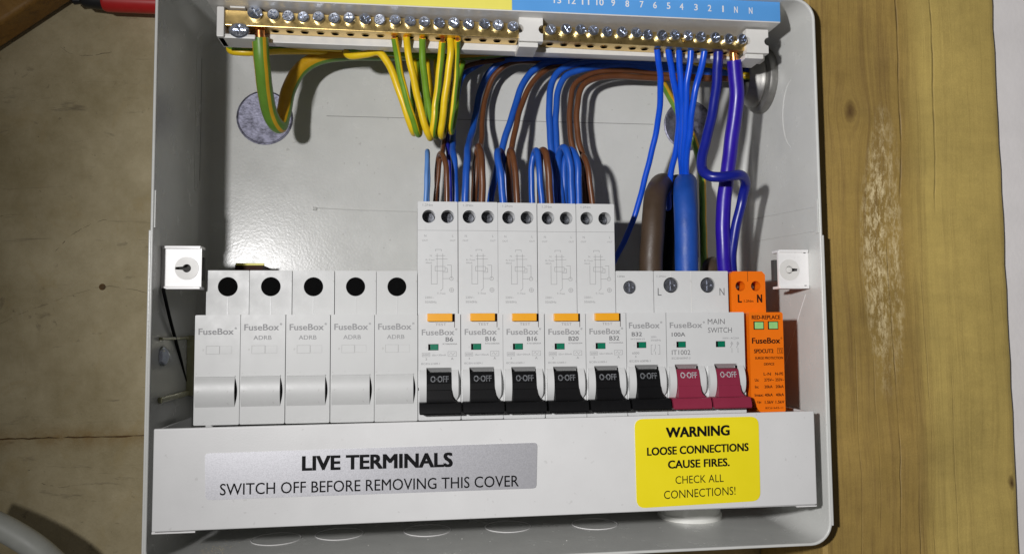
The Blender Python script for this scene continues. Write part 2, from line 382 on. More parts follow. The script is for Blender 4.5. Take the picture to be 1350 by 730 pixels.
for own, pts, r in ((0, [(-114.1, 78.0, 41.1), (-100.6, 78.0, 47.7), (-86.8, 78.0, 53.2), (-74.7, 78.0, 57.3), (-64.2, 78.0, 60.2), (-53.5, 78.0, 59.5), (-40.9, 78.0, 56.8)], .10), (0, [(-87.6, 78.0, 180.5), (-82.5, 78.0, 177.6), (-75.3, 78.0, 176.3), (-67.1, 78.0, 177.8), (-57.3, 78.0, 180.1)], .15), (0, [(-86.8, 78.0, 78.2), (-82.8, 78.0, 82.7), (-78.6, 78.0, 86.9), (-73.8, 78.0, 90.0), (-67.4, 78.0, 92.3), (-58.9, 78.0, 94.3)], .17), (1, [(-89.7, 78.4, -34.0), (-83.8, 78.4, -36.0), (-79.3, 78.4, -36.5), (-74.1, 78.4, -35.6)], .16), (0, [(-112.4, 78.0, 94.9), (-108.3, 78.0, 95.3), (-102.0, 78.0, 95.7)], .1)):
    b = NB(); q = spline([Vector(p)+Vector((random.uniform(-.5, .5), 0, random.uniform(-.5, .5))) for p in pts], 6)
    q = [v+Vector((random.uniform(-.25, .25), 0, random.uniform(-.25, .25))) for v in q]
    n_ = len(q); k0 = 0
    while k0 < n_-2:          # a crack opens and closes along its run
        k1 = min(n_, k0+random.randint(3, 8)); rr = r*random.uniform(.5, 1.2)
        if k1-k0 > 1: tube(b, q[k0:k1], rr, 5, raw=True, rad=lambda u: .35+.65*math.sin(math.pi*min(.95, max(.05, u))))
        k0 = k1+(random.randint(0, 2) if r > .12 else 0)
    link('hairline_crack', b, 'crack', boards[own], 60)
b = NB(); lathe(b, [(1.7, 78.1), (1.5, 77.8), (.8, 77.7), (.7, 77.95), (.1, 77.95)], (-64.2, 78.0, 60.2)[0], 0, (-64.2, 78.0, 60.2)[2], n=14); link('nail_hole', b, 'dirt', boards[0])
# timber post: a sheet with a faint ridge, its right arris a little uneven
b = NB()
N = 60
prof = [(273.5, 12), (275, 10.2), (300, 10), (316, 9.6), (321, 9.1), (326, 9.5), (334, 9.3), (350, 9.7), (368, 10.0), (371, 11.2), (371.8, 13.5)]
rows = []
for i in range(N+1):
    z = -330+700*i/N
    rows.append([b.verts.new((x+(random.uniform(-.35, .35) if j >= len(prof)-2 else 0), y+random.uniform(-.05, .05), z)) for j, (x, y) in enumerate(prof)]+[b.verts.new((371.8, 78, z)), b.verts.new((273.5, 78, z))])
for A, B2 in zip(rows, rows[1:]):
    n = len(A)
    for j in range(n): b.faces.new((A[j], A[(j+1) % n], B2[(j+1) % n], B2[j]))
b.faces.new(rows[0]); b.faces.new(rows[-1])
o = link('timber_post', b, 'plank', smooth=35); tag(o, 'yellow-brown treated timber post standing right of the white enclosure', 'post')
b = NB(); box(b, -95, 95, -9, 9, -17, 17, 2.5, 3); o = link('timber_batten', b, 'batten', loc=(-110.1, 66.0, 201.5)); o.rotation_euler = (0, math.radians(-38), 0)
tag(o, 'dark orange-brown timber end crossing the top left corner', 'batten')

# ------------------------------------------------------------------ enclosure
enc = thing('enclosure', 'open white steel fuse box tray holding the breakers and wires', 'fuse box', (126, BACK, 65))
E0 = (-126, -BACK, -65)          # children are written in scene millimetres and shifted to the thing's base
X0, X1, Z0, Z1 = -18.0, 270.9+1.2, -58.4, 188.9
def ring(ins, y, r): return [(x, y, z) for x, z in rrect(X0+ins, X1-ins, Z0+ins, Z1-ins, max(r-ins, .6), 8)]
b = NB()
T = 1.25
seq = [(0, BACK+1.5, 10), (0, 1.2, 10), (0, .35, 10), (.3, 0, 10), (T-.3, 0, 10), (T, .35, 10), (T, 1.2, 10), (T, BACK-7, 10), (T+.05, BACK-5, 10), (T+.7, BACK-2.4, 10), (T+2.2, BACK-.8, 10.5), (T+4.5, BACK, 12)]
rs = [[b.verts.new(p) for p in ring(*s)] for s in seq]
for A, B2 in zip(rs, rs[1:]):
    n = len(A)
    for j in range(n): b.faces.new((A[j], A[(j+1) % n], B2[(j+1) % n], B2[j]))
b.faces.new(rs[0]); b.faces.new(rs[-1])
link('tray', b, 'paint', enc, 50, E0)
def epart(name, bm, m, smooth=40): return link(name, bm, m, enc, smooth, E0)
b = NB(); box(b, X0+T+.02, X0+T+.7, .3, 3, 80, 95.5, .25); box(b, X0-.55, X0+.4, -.12, 40, -50, 79, .25); epart('rim_lip', b, 'paint')
b = NB(); box(b, X1-T-.7, X1-T-.02, .3, 3, 80, 95.5, .25); box(b, X1-.4, X1+.55, -.12, 40, -50, 79, .25); epart('rim_lip', b, 'paint')
for (cx, cz, m) in ((13.2, 146.2, 'steel'), (237.8, 148.0, 'steel')):
    b = NB(); lathe(b, [(14.0, 0), (14.0, -.5), (13.3, -.75), (12.9, -.45), (0.4, -.40)], cx, BACK, cz); epart('knockout', b, m)
for cx, ys in ((26, 34), (54, 38.4), (95, 38.5), (133.6, 39.5), (176, 38)):
    b = NB()
    pts = [(cx+11*math.cos(t), ys+11+11*math.sin(t), Z0+T+.05) for t in (2*math.pi*i/40 for i in range(41))]
    tube(b, pts, .24, 6, 1, raw=True); epart('knockout_ring', b, 'clip')
b = NB()      # scored lines and pressed ribs in the sheet
box(b, 44, 218, BACK-.06, BACK+.2, 147.9, 148.2); epart('scored_line', b, 'groove', 0)
b = NB(); tube(b, [(38.5, BACK, (32.1, 75.0, 100.2)[2]), (60, BACK, 99.3), (96, BACK, 98.7)], .28, 6); tube(b, [(37.6, BACK, 99.9), (39.5, BACK, 99.7)], .9, 8, 3); epart('pressed_rib', b, 'paint')
for za, zb in ((96.2, 92.3), (84.0, 81.2)):
    b = NB(); tube(b, [(X1-T, 72, za), (X1-T, 36, (za+zb)/2), (X1-T, 1.5, zb)], .22, 6); epart('pressed_rib', b, 'paint')
b = NB(); tube(b, [(X1-T, 21+11*math.cos(t), 141+17*math.sin(t)) for t in (-1.2+2.6*i/16 for i in range(17))], .25, 6, 2); epart('pressed_rib', b, 'paint')
b = NB(); tube(b, [(X0+T, 69, 112), (X0+T, 69.4, 140), (X0+T, 69, 174)], .22, 6, 5); epart('pressed_rib', b, 'groove')
b = NB(); tube(b, [(X0+T, 69, 174), (X0+T, 65, 177), (X0+T, 60, 174), (X0+T, 60, 112), (X0+T, 64, 108), (X0+T, 69, 112)], .22, 6, 6); epart('pressed_rib', b, 'paint')
b = NB(); tube(b, [(270.84, 15.0, 52.8), (270.84, 23, 41.6), (270.84, 33.3, 25), (270.84, 38.5, 18.5)], .14, 5, 3); epart('pale_scratch', b, 'scratch')
def bracket(x0, x1, z0, z1, y, side, lab):
    """folded steel tab carrying a lid screw: plate with a keyhole boss and two folded edges"""
    b = NB(); cx = (x0+x1)/2-side*2.2; cz = (z0+z1)/2-.3
    R, r, sl = 4.9, 1.75, 4.6
    key = arc(cx, cz, r, 25, 335, 16) if side > 0 else arc(cx, cz, r, 205, 515, 16)
    tip = [(cx+side*sl, cz-.5*side), (cx+side*sl, cz+.5*side)]
    plate(b, rrect(x0, x1, z0, z1, .8, 3), y, y+1.3, [(key+tip, None)])
    box(b, x0+.2, x1-.2, y-.9, y+7, z1-1.3, z1, .3); box(b, x0+.2, x1-.2, y-.9, y+7, z0, z0+1.3, .3)
    xo = x1 if side > 0 else x0
    box(b, xo-1.0, xo+1.0, y+.2, y+9, z0+1.5, z1-1.5, .3)
    o = epart('lid_bracket', b, 'clip'); o['label'] = lab
    b = NB(); plate(b, circ(cx, cz, R, 32), y-.25, y-.02, [(key+tip, None)]); k = link('keyhole_boss', b, 'holder', o)
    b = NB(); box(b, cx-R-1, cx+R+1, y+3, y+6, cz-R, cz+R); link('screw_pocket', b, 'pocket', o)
    if side > 0:
        b = NB(); lathe(b, [(1.55, y+2.6), (1.55, y+.1), (1.3, y-.25), (.6, y-.4), (.1, y-.42)], cx, 0, cz, n=20); link('lid_screw', b, 'holder', o)
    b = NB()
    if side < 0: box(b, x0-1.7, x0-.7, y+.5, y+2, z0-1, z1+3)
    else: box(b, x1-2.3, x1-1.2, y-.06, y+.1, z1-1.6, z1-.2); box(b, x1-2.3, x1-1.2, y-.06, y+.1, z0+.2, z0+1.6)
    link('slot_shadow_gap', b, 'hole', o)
bracket(-16.6, -.5, 55.4, 73.8, 11, -1, 'left folded tab with a keyhole')
bracket(255.9, 270.6, 55.3, 73.4, 11, 1, 'right folded tab with a keyhole')

# din rail behind the modules
b = NB()
plate(b, [(-12.5, 7), (258, 7), (258, 35), (-12.5, 35)], 64, 65)
box(b, -12.5, 258, 60, 64.5, 11.5, 12.5); box(b, -12.5, 258, 60, 64.5, 29.5, 30.5); box(b, -12.5, 258, 59.4, 60.4, 6, 12.5, .3); box(b, -12.5, 258, 59.4, 60.4, 29.5, 36, .3)
rail = link('din_rail', b, 'rail'); tag(rail, 'steel mounting rail showing left of the first blank module', 'rail')
b = NB(); lathe(b, [(4.6, 65), (4.6, 62), (3.6, 60.2), (1.5, 59.2), (0.2, 59.1)], -3.6, 0, 25); link('rail_screw', b, 'zinc', rail)
b = NB(); box(b, -11.8, -10.6, 57, 66, 5, 37, .2); link('end_stop', b, 'gland', rail)
b = NB(); tube(b, [(-15.1, 9.0, 55.5), (-15.3, 20.0, 43.3), (-16.3, 38.0, 28.3), (-17.3, 55.0, 12.6)], .75, 8); o = link('black_wire', b, 'black'); tag(o, 'thin black wire running from the left bracket down behind the modules', 'wire')

b = NB(); box(b, -16.8, -15.2, 10, 58, 34.2, 35.6, .4); box(b, -16.8, -14.9, 10, 58, 8.2, 10.8, .6); box(b, -16.8, -12.8, 52, 57, 8, 36, .4)  # added bars and dome, shaped as the wall's reflection of rail and screw
o = link('rail_reflection', b, 'olive'); tag(o, 'olive bars standing in for the reflected rail low on the left side wall', 'reflection')
b = NB(); lathe(b, [(4.2, .2), (3.9, 1.4), (2.6, 2.6), (.9, 3.1), (.1, 3.15)], -16.8, 14.5, 27.5, 'X', 24); link('screw_reflection', b, 'zinc', o)
# conduit bush in the right wall, cable gland in the bottom
b = NB(); lathe(b, [(7.9, -1), (7.9, -9.5), (8.6, -11.6), (9.6, -12), (10.6, -11.2), (11.4, -8.6), (13.2, -7.4), (13.9, -5.6), (13.4, -4.6), (14.2, -4.2), (16.0, -3.8), (16.6, -2.4), (16.4, -.2), (7.9, -.1)], 270.8, 51.5, 166, 'X', 48)
lathe(b, [(7.8, -2), (.4, -2)], 270.8, 51.5, 166, 'X', 24, 1)
o = link('conduit_bush', b, ['dark_metal', 'hole']); tag(o, 'round grey conduit bush in the top right of the enclosure', 'bush')
b = NB(); lathe(b, [(15.9, -57.1), (15.9, -55), (15.2, -54.2), (15.2, -48), (14.2, -47.2), (14.2, -45.6), (15.4, -45), (15.4, -38), (13.5, -37), (13.5, -36)], 226.7, 56.4, 0, 'Z', 40)
o = link('cable_gland', b, 'gland'); tag(o, 'white round cable gland standing under the cover, below the yellow warning', 'gland')

# ------------------------------------------------------------------ terminal strip
HY = 12.
hold = thing('terminal_holder', 'white plastic terminal holder with yellow and blue label strip', 'terminal holder', (130, 20, 180))
H0 = (-130, -20, -180)
b = NB()
box(b, 4.0, 257.2, 21.2, 26.5, 166.2, 171.0, .5); box(b, 4.0, 257.2, 23.5, 42, 171.2, 186, .5)
box(b, 4.0, 7.2, 10.5, 23, 164.2, 177.6, .6); box(b, 4.0, 20, 12, 24, 164.2, 166.2, .5)
box(b, 9.3, 15.8, 11, 24, 177.3, 182, .4)
link('base', b, 'holder', hold, 40, H0)
b = NB(); box(b, 1.0, 256.8, 3.2, 24.5, 177.9, 198, .4); link('flap', b, 'holder', hold, 40, H0)
b = NB(); plate(b, [(1.2, 178.4), (131.4, 178.4), (131.4, 197.5), (1.2, 197.5)], 3.05, 3.2); link('yellow_strip', b, 'strip_yellow', hold, 0, H0)
b = NB(); plate(b, [(131.5, 178.4), (256.6, 178.4), (256.6, 187.6), (131.5, 187.6)], 3.05, 3.2); bs = link('blue_strip', b, 'strip_blue', hold, 0, H0)
b = NB()
DIG = [('13', 151.9, 183.8), ('12', 158.5, 183.8), ('11', 164.7, 183.7), ('10', 171.3, 183.7), ('9', 177.4, 183.7), ('8', 183.9, 183.6), ('7', 190.6, 183.6), ('6', 196.8, 183.5), ('5', 203.2, 183.5), ('4', 209.3, 183.4), ('3', 216.1, 183.4), ('2', 222.6, 183.3), ('1', 229.0, 183.2), ('N', 235.2, 183.1), ('N', 242.3, 183.0)]
for s, x, z in DIG:
    wd = (3.4 if len(s) > 1 else 1.75 if s != '1' else .75)
    text(b, s, x-wd/2, x+wd/2, z-1.5, z+1.5, 3.0, .012)
text_o = link('strip_numbers', b, 'white_ink', bs, 0)
def hclip(cx, cz, lab):
    b = NB(); w2, h2, nr = 5.4, 5.6, 2.0
    out = [(cx-w2, cz+h2), (cx-w2, cz+nr)]+arc(cx-w2, cz, nr, 90, -90, 8)[1:-1]+[(cx-w2, cz-nr), (cx-w2, cz-h2), (cx+w2, cz-h2), (cx+w2, cz-nr)]+arc(cx+w2, cz, nr, -90, -270, 8)[1:-1]+[(cx+w2, cz+nr), (cx+w2, cz+h2)]
    plate(b, out, 9.6, 13.5); box(b, cx-w2+.2, cx+w2-.2, 11, 22, cz+h2-1.6, cz+h2-.2, .3)
    box(b, cx-w2-.2, cx+w2-2, 10.6, 24, cz-h2-2.4, cz-h2-.1, .5)
    o = link('retaining_clip', b, 'holder', hold, 40, H0); o['label'] = lab
hclip((140.9, 10.0, 172.7)[0], (140.9, 10.0, 172.7)[2], 'clip between the two brass bars')
hclip((248.2, 10.0, 171.3)[0], (248.2, 10.0, 171.3)[2], 'clip at the right end of the strip')

def screw_mesh():
    b = NB(); R = 2.55; cr = [(-.32, 1.7), (.32, 1.7), (.32, .32), (1.7, .32), (1.7, -.32), (.32, -.32), (.32, -1.7), (-.32, -1.7), (-.32, -.32), (-1.7, -.32), (-1.7, .32), (-.32, .32)]
    cr = cr[::-1]
    top = circ(0, 0, R*.82, 24); loops = [top, cr]
    vl = [[b.verts.new((x, -2.0, z)) for x, z in l] for l in loops]; flat = vl[0]+vl[1]
    for t in tessellate_polygon([[Vector((x, z, 0)) for x, z in l] for l in loops]): b.faces.new([flat[i] for i in t])
    r1 = [b.verts.new((x, -1.5, z)) for x, z in circ(0, 0, R, 24)]; r2 = [b.verts.new((x, .3, z)) for x, z in circ(0, 0, R, 24)]
    for A, B2 in ((vl[0], r1), (r1, r2)):
        for i in range(24): b.faces.new((A[i], A[(i+1) % 24], B2[(i+1) % 24], B2[i]))
    fl = [b.verts.new((x, -.9, z)) for x, z in cr]
    for i in range(12): b.faces.new((vl[1][i], vl[1][(i+1) % 12], fl[(i+1) % 12], fl[i]))
    b.faces.new(fl)
    return b
scr = link('screw', screw_mesh(), 'zinc')
def bar(name, label, xa, xb, za, zb, screws, group):
    t = thing(name, label, 'terminal bar', ((xa+xb)/2, HY+4.5, (za+zb)/2), group)
    o0 = (-(xa+xb)/2, -HY-4.5, -(za+zb)/2)
    b = NB(); z = lambda x: za+(zb-za)*(x-xa)/(xb-xa)
    bb = NB(); box(bb, xa, xb, HY, HY+9, -3.4, 3.4, .35)
    for v in bb.verts: v.co.z += z(v.co.x)
    merge(b, bb)
    for x, zz in screws:
        lathe(b, [(1.95, -.12), (1.6, -.22), (1.5, -.05)], x, HY+4.6, z(x)-3.4, 'Z', 16); lathe(b, [(1.55, -.16), (.2, -.16)], x, HY+4.6, z(x)-3.4, 'Z', 16, 1)
    link('bar', b, ['brass', 'hole'], t, 40, o0)
    first = True
    for i, (x, zz) in enumerate(screws):
        s = scr.copy(); C.objects.link(s); s.parent = t
        s.location = [c*S for c in (x+o0[0]+random.uniform(-.2, .2), HY+o0[1]+random.uniform(-.9, .5), zz+o0[2]+random.uniform(-.25, .25))]; s.rotation_euler = (random.uniform(-.16, .16), random.uniform(0, 3), random.uniform(-.16, .16))
        if name == 'earth_bar' and i == 0: s.scale = (1.22, 1.2, 1.22)
    return t
bar('earth_bar', 'brass earth bar with screws under the yellow strip', 7.0, 135.6, 173.33, 172.52, [(19.9, 175.2), (27.6, 174.8), (34.0, 174.8), (40.4, 174.7), (47.2, 174.6), (53.6, 174.3), (60.3, 174.4), (66.9, 174.5), (73.5, 174.5), (80.1, 174.5), (86.8, 174.4), (93.2, 174.3), (99.6, 174.4), (106.4, 174.4), (112.8, 174.4), (119.7, 174.4), (126.2, 174.4), (133.1, 173.8)], 'brass terminal bars')
bar('neutral_bar', 'brass neutral bar with screws under the numbered blue strip', 146.8, 243.8, 172.12, 170.83, [(150.5, 173.5), (157.2, 173.4), (163.9, 173.4), (169.9, 173.6), (176.3, 173.5), (183.1, 173.4), (189.9, 173.2), (195.7, 173.1), (202.2, 173.0), (208.4, 173.0), (214.6, 172.8), (221.2, 172.6), (227.8, 172.5), (234.5, 172.5), (240.8, 172.5)], 'brass terminal bars')
C.objects.unlink(scr); 
s = scr.copy(); C.objects.link(s); s.parent = hold; s.scale = (1.7, 1, 1.3); s.name = 'mounting_screw'
p = (13.2, 13.0, 167.6); s.location = [c*S for c in (p[0]-130, p[1]-20, p[2]-180)]

# ------------------------------------------------------------------ modules
PW = 17.75
def body(bm, wd, holes, ztop, front_holes=(), x0=.12, zb=-19.):
    """nose 0..44.4 at y 0, shoulder at y 17.2 up to ztop, lower shoulder behind the cover"""
    nose = rrect(x0, x0+wd, 0, 44.4, .5, 3)
    plate(bm, nose, .35, 58, front_holes)
    # slim bevelled front frame gives the soft edge
    sh = [(x0, 44.5), (x0+wd, 44.5), (x0+wd, ztop), (x0, ztop)]
    b2 = NB(); plate(b2, rrect(x0, x0+wd, 44.45, ztop, .35, 2), 17.2, 58, holes); merge(bm, b2)
    box(bm, x0, x0+wd, 20, 58, zb, -.05)
    return bm
def bulge(bm, xl, xr, zc, half, sag, n=10, y0=.3, rb=0.):
    R = (half*half+sag*sag)/(2*sag); rows = []
    for i in range(n+1):
        z = zc+half-2*half*i/n; y = -(math.sqrt(max(0, R*R-(z-zc)**2))-(R-sag))
        a = max(0., (i/n-.82)/.18)*rb
        rows.append((z, xl+a*.35, xr-a, y0+y-.02))
    loft(bm, rows, y0+2.5); return bm
def frame(bm, x0, x1, z0, z1, y, wd): poly(bm, [(x0, z0), (x1, z0), (x1, z1), (x0, z1)], y, wd, close=True)
YF = .30     # print lies on the nose front at .35
YS = 17.15   # print on the shoulder

# --- blank modules
def make_blank():
    t = thing('blank_module', '', 'blank module', (0, 0, 0), 'blank white modules on the rail')
    b = NB(); body(b, PW, [(circ(9.0, 56.9, 4.15, 32), 14)], 63.9); link('body', b, 'blank', t)
    b = NB(); lathe(b, [(4.12, 17.6), (3.95, 17.5), (3.9, 19.5), (.2, 19.9)], 9.0, 0, 56.9, n=32); link('hole_plug', b, 'hole', t)
    b = NB(); bulge(b, .55, 16.1, 13.3, 6.1, 1.5); box(b, .5, 16.2, -.1, .3, 19.3, 19.75, .1); link('dummy_toggle', b, 'blank', t)
    b = NB(); box(b, 17.45, 18.35, .5, 6, 12.5, 13.7); plate(b, [(16.05, 7.3)]+[(16.05+.95*math.sin(math.pi*k/12), 7.3+12*k/12) for k in range(1, 12)]+[(16.05, 19.3)], .27, .5); link('side_hole_shade', b, 'hole', t)  # box is the tie hole; curved plate paints the toggle's shaded right end
    b = NB(); frame(b, 4.6, 9.8, 28.6, 31.8, .30, .13); frame(b, 9.95, 14.6, 28.7, 31.7, .30, .07); link('window_cap', b, 'faint_line', t, 0)
    b = NB(); box(b, 8.85, 9.15, 17.05, 17.3, 44.6, 52.4); link('mould_line', b, 'white', t)
    return t
blank = make_blank()
def brand(b, x0, x1, z0, z1, mi=0, bold=.016):
    text(b, 'FuseBox', x0, x1, z0, z1, YF, bold, mi); text(b, '®', x1+.35, x1+1.25, z1-.5, z1+.4, YF, .01, mi)
blabels = ['leftmost white blank module with no lettering under the brand name', 'second white blank module from the left end of the row', 'middle white blank module of the five blanks', 'fourth white blank module, next to last before the breakers', 'white blank module touching the first breaker']
blanks = [blank]+[dup(blank, (18*i+random.uniform(-.08, .08), random.uniform(-.25, .25), random.uniform(-.2, .2)), blabels[i]) for i in range(1, 5)]
for i, t in enumerate(blanks):
    t['label'] = blabels[i]
    b = NB(); dz = -1.6 if i == 0 else 0
    brand(b, 1.5, 15.3, 38.0+dz, 40.6+dz)
    if i: text(b, 'ADRB', 5.2, 12.4, 34.2, 35.9, YF, .004)
    link('lettering', b, 'pale_ink', t, 0)

# --- breaker parts shared by the switching modules
def toggle_rows():
    up = [(19.9, 3.75, 13.85, 1.2), (19.5, 3.75, 13.85, -.6), (18.8, 3.75, 13.85, -1.3), (15.6, 3.75, 13.85, -2.3), (15.3, 3.75, 13.85, -2.55), (12.7, 3.75, 13.85, -2.9), (12.5, 3.75, 13.85, -3.15), (10.4, 3.75, 13.95, -3.3), (9.2, 3.7, 14.35, -3.45), (8.3, 3.65, 15.1, -3.7), (7.7, 3.6, 16.0, -4.0)]
    lo = [(7.6, .55, 17.5, -4.3), (7.2, .5, 17.6, -4.9), (5.2, .5, 17.6, -5.8), (3.4, .55, 17.55, -6.2), (2.9, .9, 17.4, -5.9), (2.75, 1.2, 17.3, -4.5)]
    return up, lo
def add_toggle(t, m, dx=0., ink='white_ink'):
    up, lo = toggle_rows(); b = NB(); sh = lambda rows: [(z, a+dx, c+dx, y) for z, a, c, y in rows]
    loft(b, sh(up), 3.4); loft(b, sh(lo), 3.0); o = link('toggle', b, m, t, 30)
    b = NB(); nv = len(b.verts); text(b, 'O·OFF', 5.2+dx, 12.7+dx, 15.9, 18.4, 0, .012)
    for v in b.verts: v.co.y = -1.3-(18.8-v.co.z)/3.2*1.0-.09
    link('off_marking', b, ink, o, 0)
    for xl, xr, rb, nm in ((.55, 3.55, 0., 'cheek'), (14.05, 16.85, 1.0, 'cheek')):
        b = NB(); bulge(b, xl+dx, xr+dx, 14.3, 6.7, 2.6, 12, rb=rb); link(nm, b, 'white', t)
    b = NB(); box(b, 17.3+dx, 18.25+dx, .6, 5, 12.2, 13.6); link('side_hole_shade', b, 'hole', t)
def toggle_hole(dx=0.):
    return ([(3.55+dx, 2.9), (14.05+dx, 2.9), (14.05+dx, 21.8), (3.55+dx, 21.8)], 3.6, [(3.55+dx, 2.9), (14.05+dx, 2.9), (14.05+dx, 19.9), (3.55+dx, 19.9)])
def flag(t, x0, x1, z0, z1, m='green'):
    b = NB(); box(b, x0, x1, .27, .6, z0, z1); o = link('flag_window', b, 'hole', t, 0)
    b = NB(); box(b, x0+.9, x1-.12, .2, .5, z0+.15, z1-.15, .06); link('flag', b, m, o)
def terminal_screw(t, x, z, r, m='screw_dark', depth=1.2, y0=17.2):
    b = NB(); R = r-.35; yy = y0+depth
    cr = [(x+a*R, z+c*R) for a, c in ((-.12, .72), (.12, .72), (.12, .12), (.72, .12), (.72, -.12), (.12, -.12), (.12, -.72), (-.12, -.72), (-.12, -.12), (-.72, -.12), (-.72, .12), (-.12, .12))]
    plate(b, circ(x, z, R, 24), yy, yy+3, [(cr[::-1], .9)]); link('terminal_screw', b, m, t)
def small_print(b, items, y=YF, bold=0.):
    for s, x0, x1, z0, z1 in items: text(b, s, x0, x1, z0, z1, y, bold)

# --- RCBOs
def make_rcbo():
    t = thing('breaker', '', 'breaker', (0, 0, 0), 'tall breakers with orange test buttons')
    b = NB(); body(b, PW, [(circ(5.0, 88.2, 2.95, 28), 10), (circ(13.4, 88.2, 2.95, 28), 10)], 94.9, [toggle_hole()]); link('body', b, 'white', t)
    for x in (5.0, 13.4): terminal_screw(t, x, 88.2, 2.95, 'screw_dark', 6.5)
    b = NB(); box(b, .15, 17.85, 17.12, 17.3, 81.85, 82.0); link('seam_line', b, 'pale_line', t, 0)
    b = NB(); box(b, 3.9, 14.4, -1.7, 1.2, 41.2, 44.5, .25); box(b, 8.8, 9.1, -1.74, -1, 42.2, 43.4); o = link('test_button', b, 'amber', t)
    b = NB(); box(b, 14.75, 15.55, .25, .6, 41.0, 44.4); box(b, 15.3, 15.5, .25, .6, 38.6, 41.0); link('button_dark_side', b, 'brown_ink', t, 0)  # dark brown strips along and below the right side of the button
    flag(t, 4.3, 8.6, 29.1, 31.7); add_toggle(t, 'black', ink='silver_ink')
    b = NB(); brand(b, 1.6, 15.3, 35.4, 37.9); text(b, 'TEST', 7.3, 11.9, 39.4, 40.5, YF)
    small_print(b, [('6000', 2.1, 4.7, 26.8, 27.7), ('IΔn=30mA', 6.0, 11.8, 26.7, 27.5), ('3', 3.1, 3.8, 25.0, 25.9), ('A', 13.8, 14.9, 25.0, 26.0), ('IEC/EN 61009-1', 1.4, 9.1, 23.1, 23.9)])
    frame(b, 1.8, 5.0, 26.5, 28.0, YF-.01, .12); frame(b, 12.6, 16.1, 26.5, 28.5, YF-.01, .12); poly(b, [(13.2, 27.2), (13.9, 28), (14.6, 27), (15.4, 27.9)], YF-.01, .12)
    link('lettering', b, 'pale_ink', t, 0)
    b = NB(); text(b, '1.2Nm', 2.3, 6.8, 92.8, 93.9, YS); small_print(b, [('N', 3.0, 3.9, 79.0, 80.0), ('OUT', 2.1, 4.6, 77.0, 77.8), ('L', 15.4, 16.0, 79.0, 80.0), ('OUT', 14.4, 16.9, 77.0, 77.8), ('230V~', 3.3, 7.2, 51.5, 52.5), ('50/60Hz', 3.3, 8.4, 49.5, 50.5)], YS)
    small_print(b, [('N', 5.5, 6.3, 70.2, 71.0), ('R-Test', 3.6, 7.6, 68.4, 69.1), ('30mA', 3.6, 6.4, 67.1, 67.8), ('T-Test', 8.6, 12.4, 53.4, 54.2)], YS)
    for q in ([(8.0, 72.6), (8.0, 73.4), (10.6, 73.4), (10.6, 72.6)], [(8.0, 70.6), (12.2, 70.6)], [(8.7, 71.5), (8.7, 58.0), (6.1, 58.0), (6.1, 66.6)], [(11.2, 71.5), (11.2, 56.0), (10.2, 55.0)], [(8.2, 69.2), (13.2, 69.2)], [(7.8, 65.8), (12.2, 65.8), (12.2, 63.8), (7.8, 63.8), (7.8, 65.8)], [(12.2, 65.0), (13.2, 65.0), (13.2, 63.2), (11.2, 63.2)], [(13.2, 66.4), (15.0, 66.4), (15.0, 60.4)], [(11.2, 60.4), (13.9, 60.4)]):
        poly(b, q, YS-.01, .17)
    poly(b, circ(15.0, 60.4, .8, 12), YS-.01, .17, close=True); poly(b, circ(15.1, 55.3, .95, 12), YS-.01, .17, close=True); poly(b, [(14.5, 55.3), (15.7, 55.3)], YS-.01, .14); poly(b, [(15.1, 54.7), (15.1, 55.9)], YS-.02, .14)
    link('wiring_print', b, 'pale_line', t, 0)
    return t
rc = make_rcbo()
rl = [('B6', 'tall test-button breaker marked B6, first after the blank modules'), ('B16', 'tall test-button breaker marked B16 standing next to the B6'), ('B16', 'tall test-button breaker marked B16 standing next to the B20'), ('B20', 'tall test-button breaker marked B20'), ('B32', 'tall test-button breaker marked B32, last of the tall ones')]
for i, (r_, lab) in enumerate(rl):
    t = rc if i == 0 else dup(rc, (90+18*i+random.uniform(-.08, .08), random.uniform(-.25, .25), random.uniform(-.25, .15)), lab)
    if i == 0: t.location = (90*S, 0, 0); t['label'] = lab
for i, (r_, lab) in enumerate(rl):
    t = [o for o in C.objects if o.get('label') == lab][0]
    b = NB(); w_ = 3.2 if len(r_) == 2 else 4.4; text(b, r_, 14.8-w_, 14.8, 32.7, 34.6, YF, .018); text(b, 'RT0%s0030A' % r_[1:].zfill(2), 10.4, 16.5, 31.4, 32.0, YF)
    link('rating_lettering', b, 'grey_ink', t, 0)

# --- single MCB
t = thing('breaker', 'short breaker marked B32 between the tall breakers and the main switch', 'breaker', (180, 0, 0))
b = NB(); body(b, PW, [(circ(6.7, 56.4, 3.05, 28), 10)], 63.9, [toggle_hole()]); link('body', b, 'white', t)
terminal_screw(t, 6.7, 56.4, 3.05, 'screw_face', .8); flag(t, 4.6, 8.8, 29.1, 31.7); add_toggle(t, 'black', ink='silver_ink')
b = NB(); brand(b, 1.2, 15.0, 37.6, 40.2)
small_print(b, [('MT06B32', 2.0, 8.2, 32.6, 33.3), ('6000', 2.5, 5.6, 26.4, 27.4), ('3', 3.6, 4.3, 24.9, 25.8), ('IEC/EN 60898-1', 1.2, 10.6, 23.0, 23.9), ('230V~', 10.9, 13.8, 33.4, 34.2), ('50/60Hz', 10.9, 15.5, 32.0, 32.8)])
poly(b, [(11.6, 30.3), (11.0, 30.3), (11.0, 26.3), (11.6, 26.3)], YF-.01, .16); poly(b, [(14.2, 30.3), (14.9, 30.3), (14.9, 26.3), (14.2, 26.3)], YF-.01, .16); poly(b, [(12.9, 30.5), (12.9, 29), (12.2, 27.6)], YF-.01, .16); poly(b, [(12.9, 27.4), (12.9, 26.2)], YF-.01, .16)
link('lettering', b, 'pale_ink', t, 0)
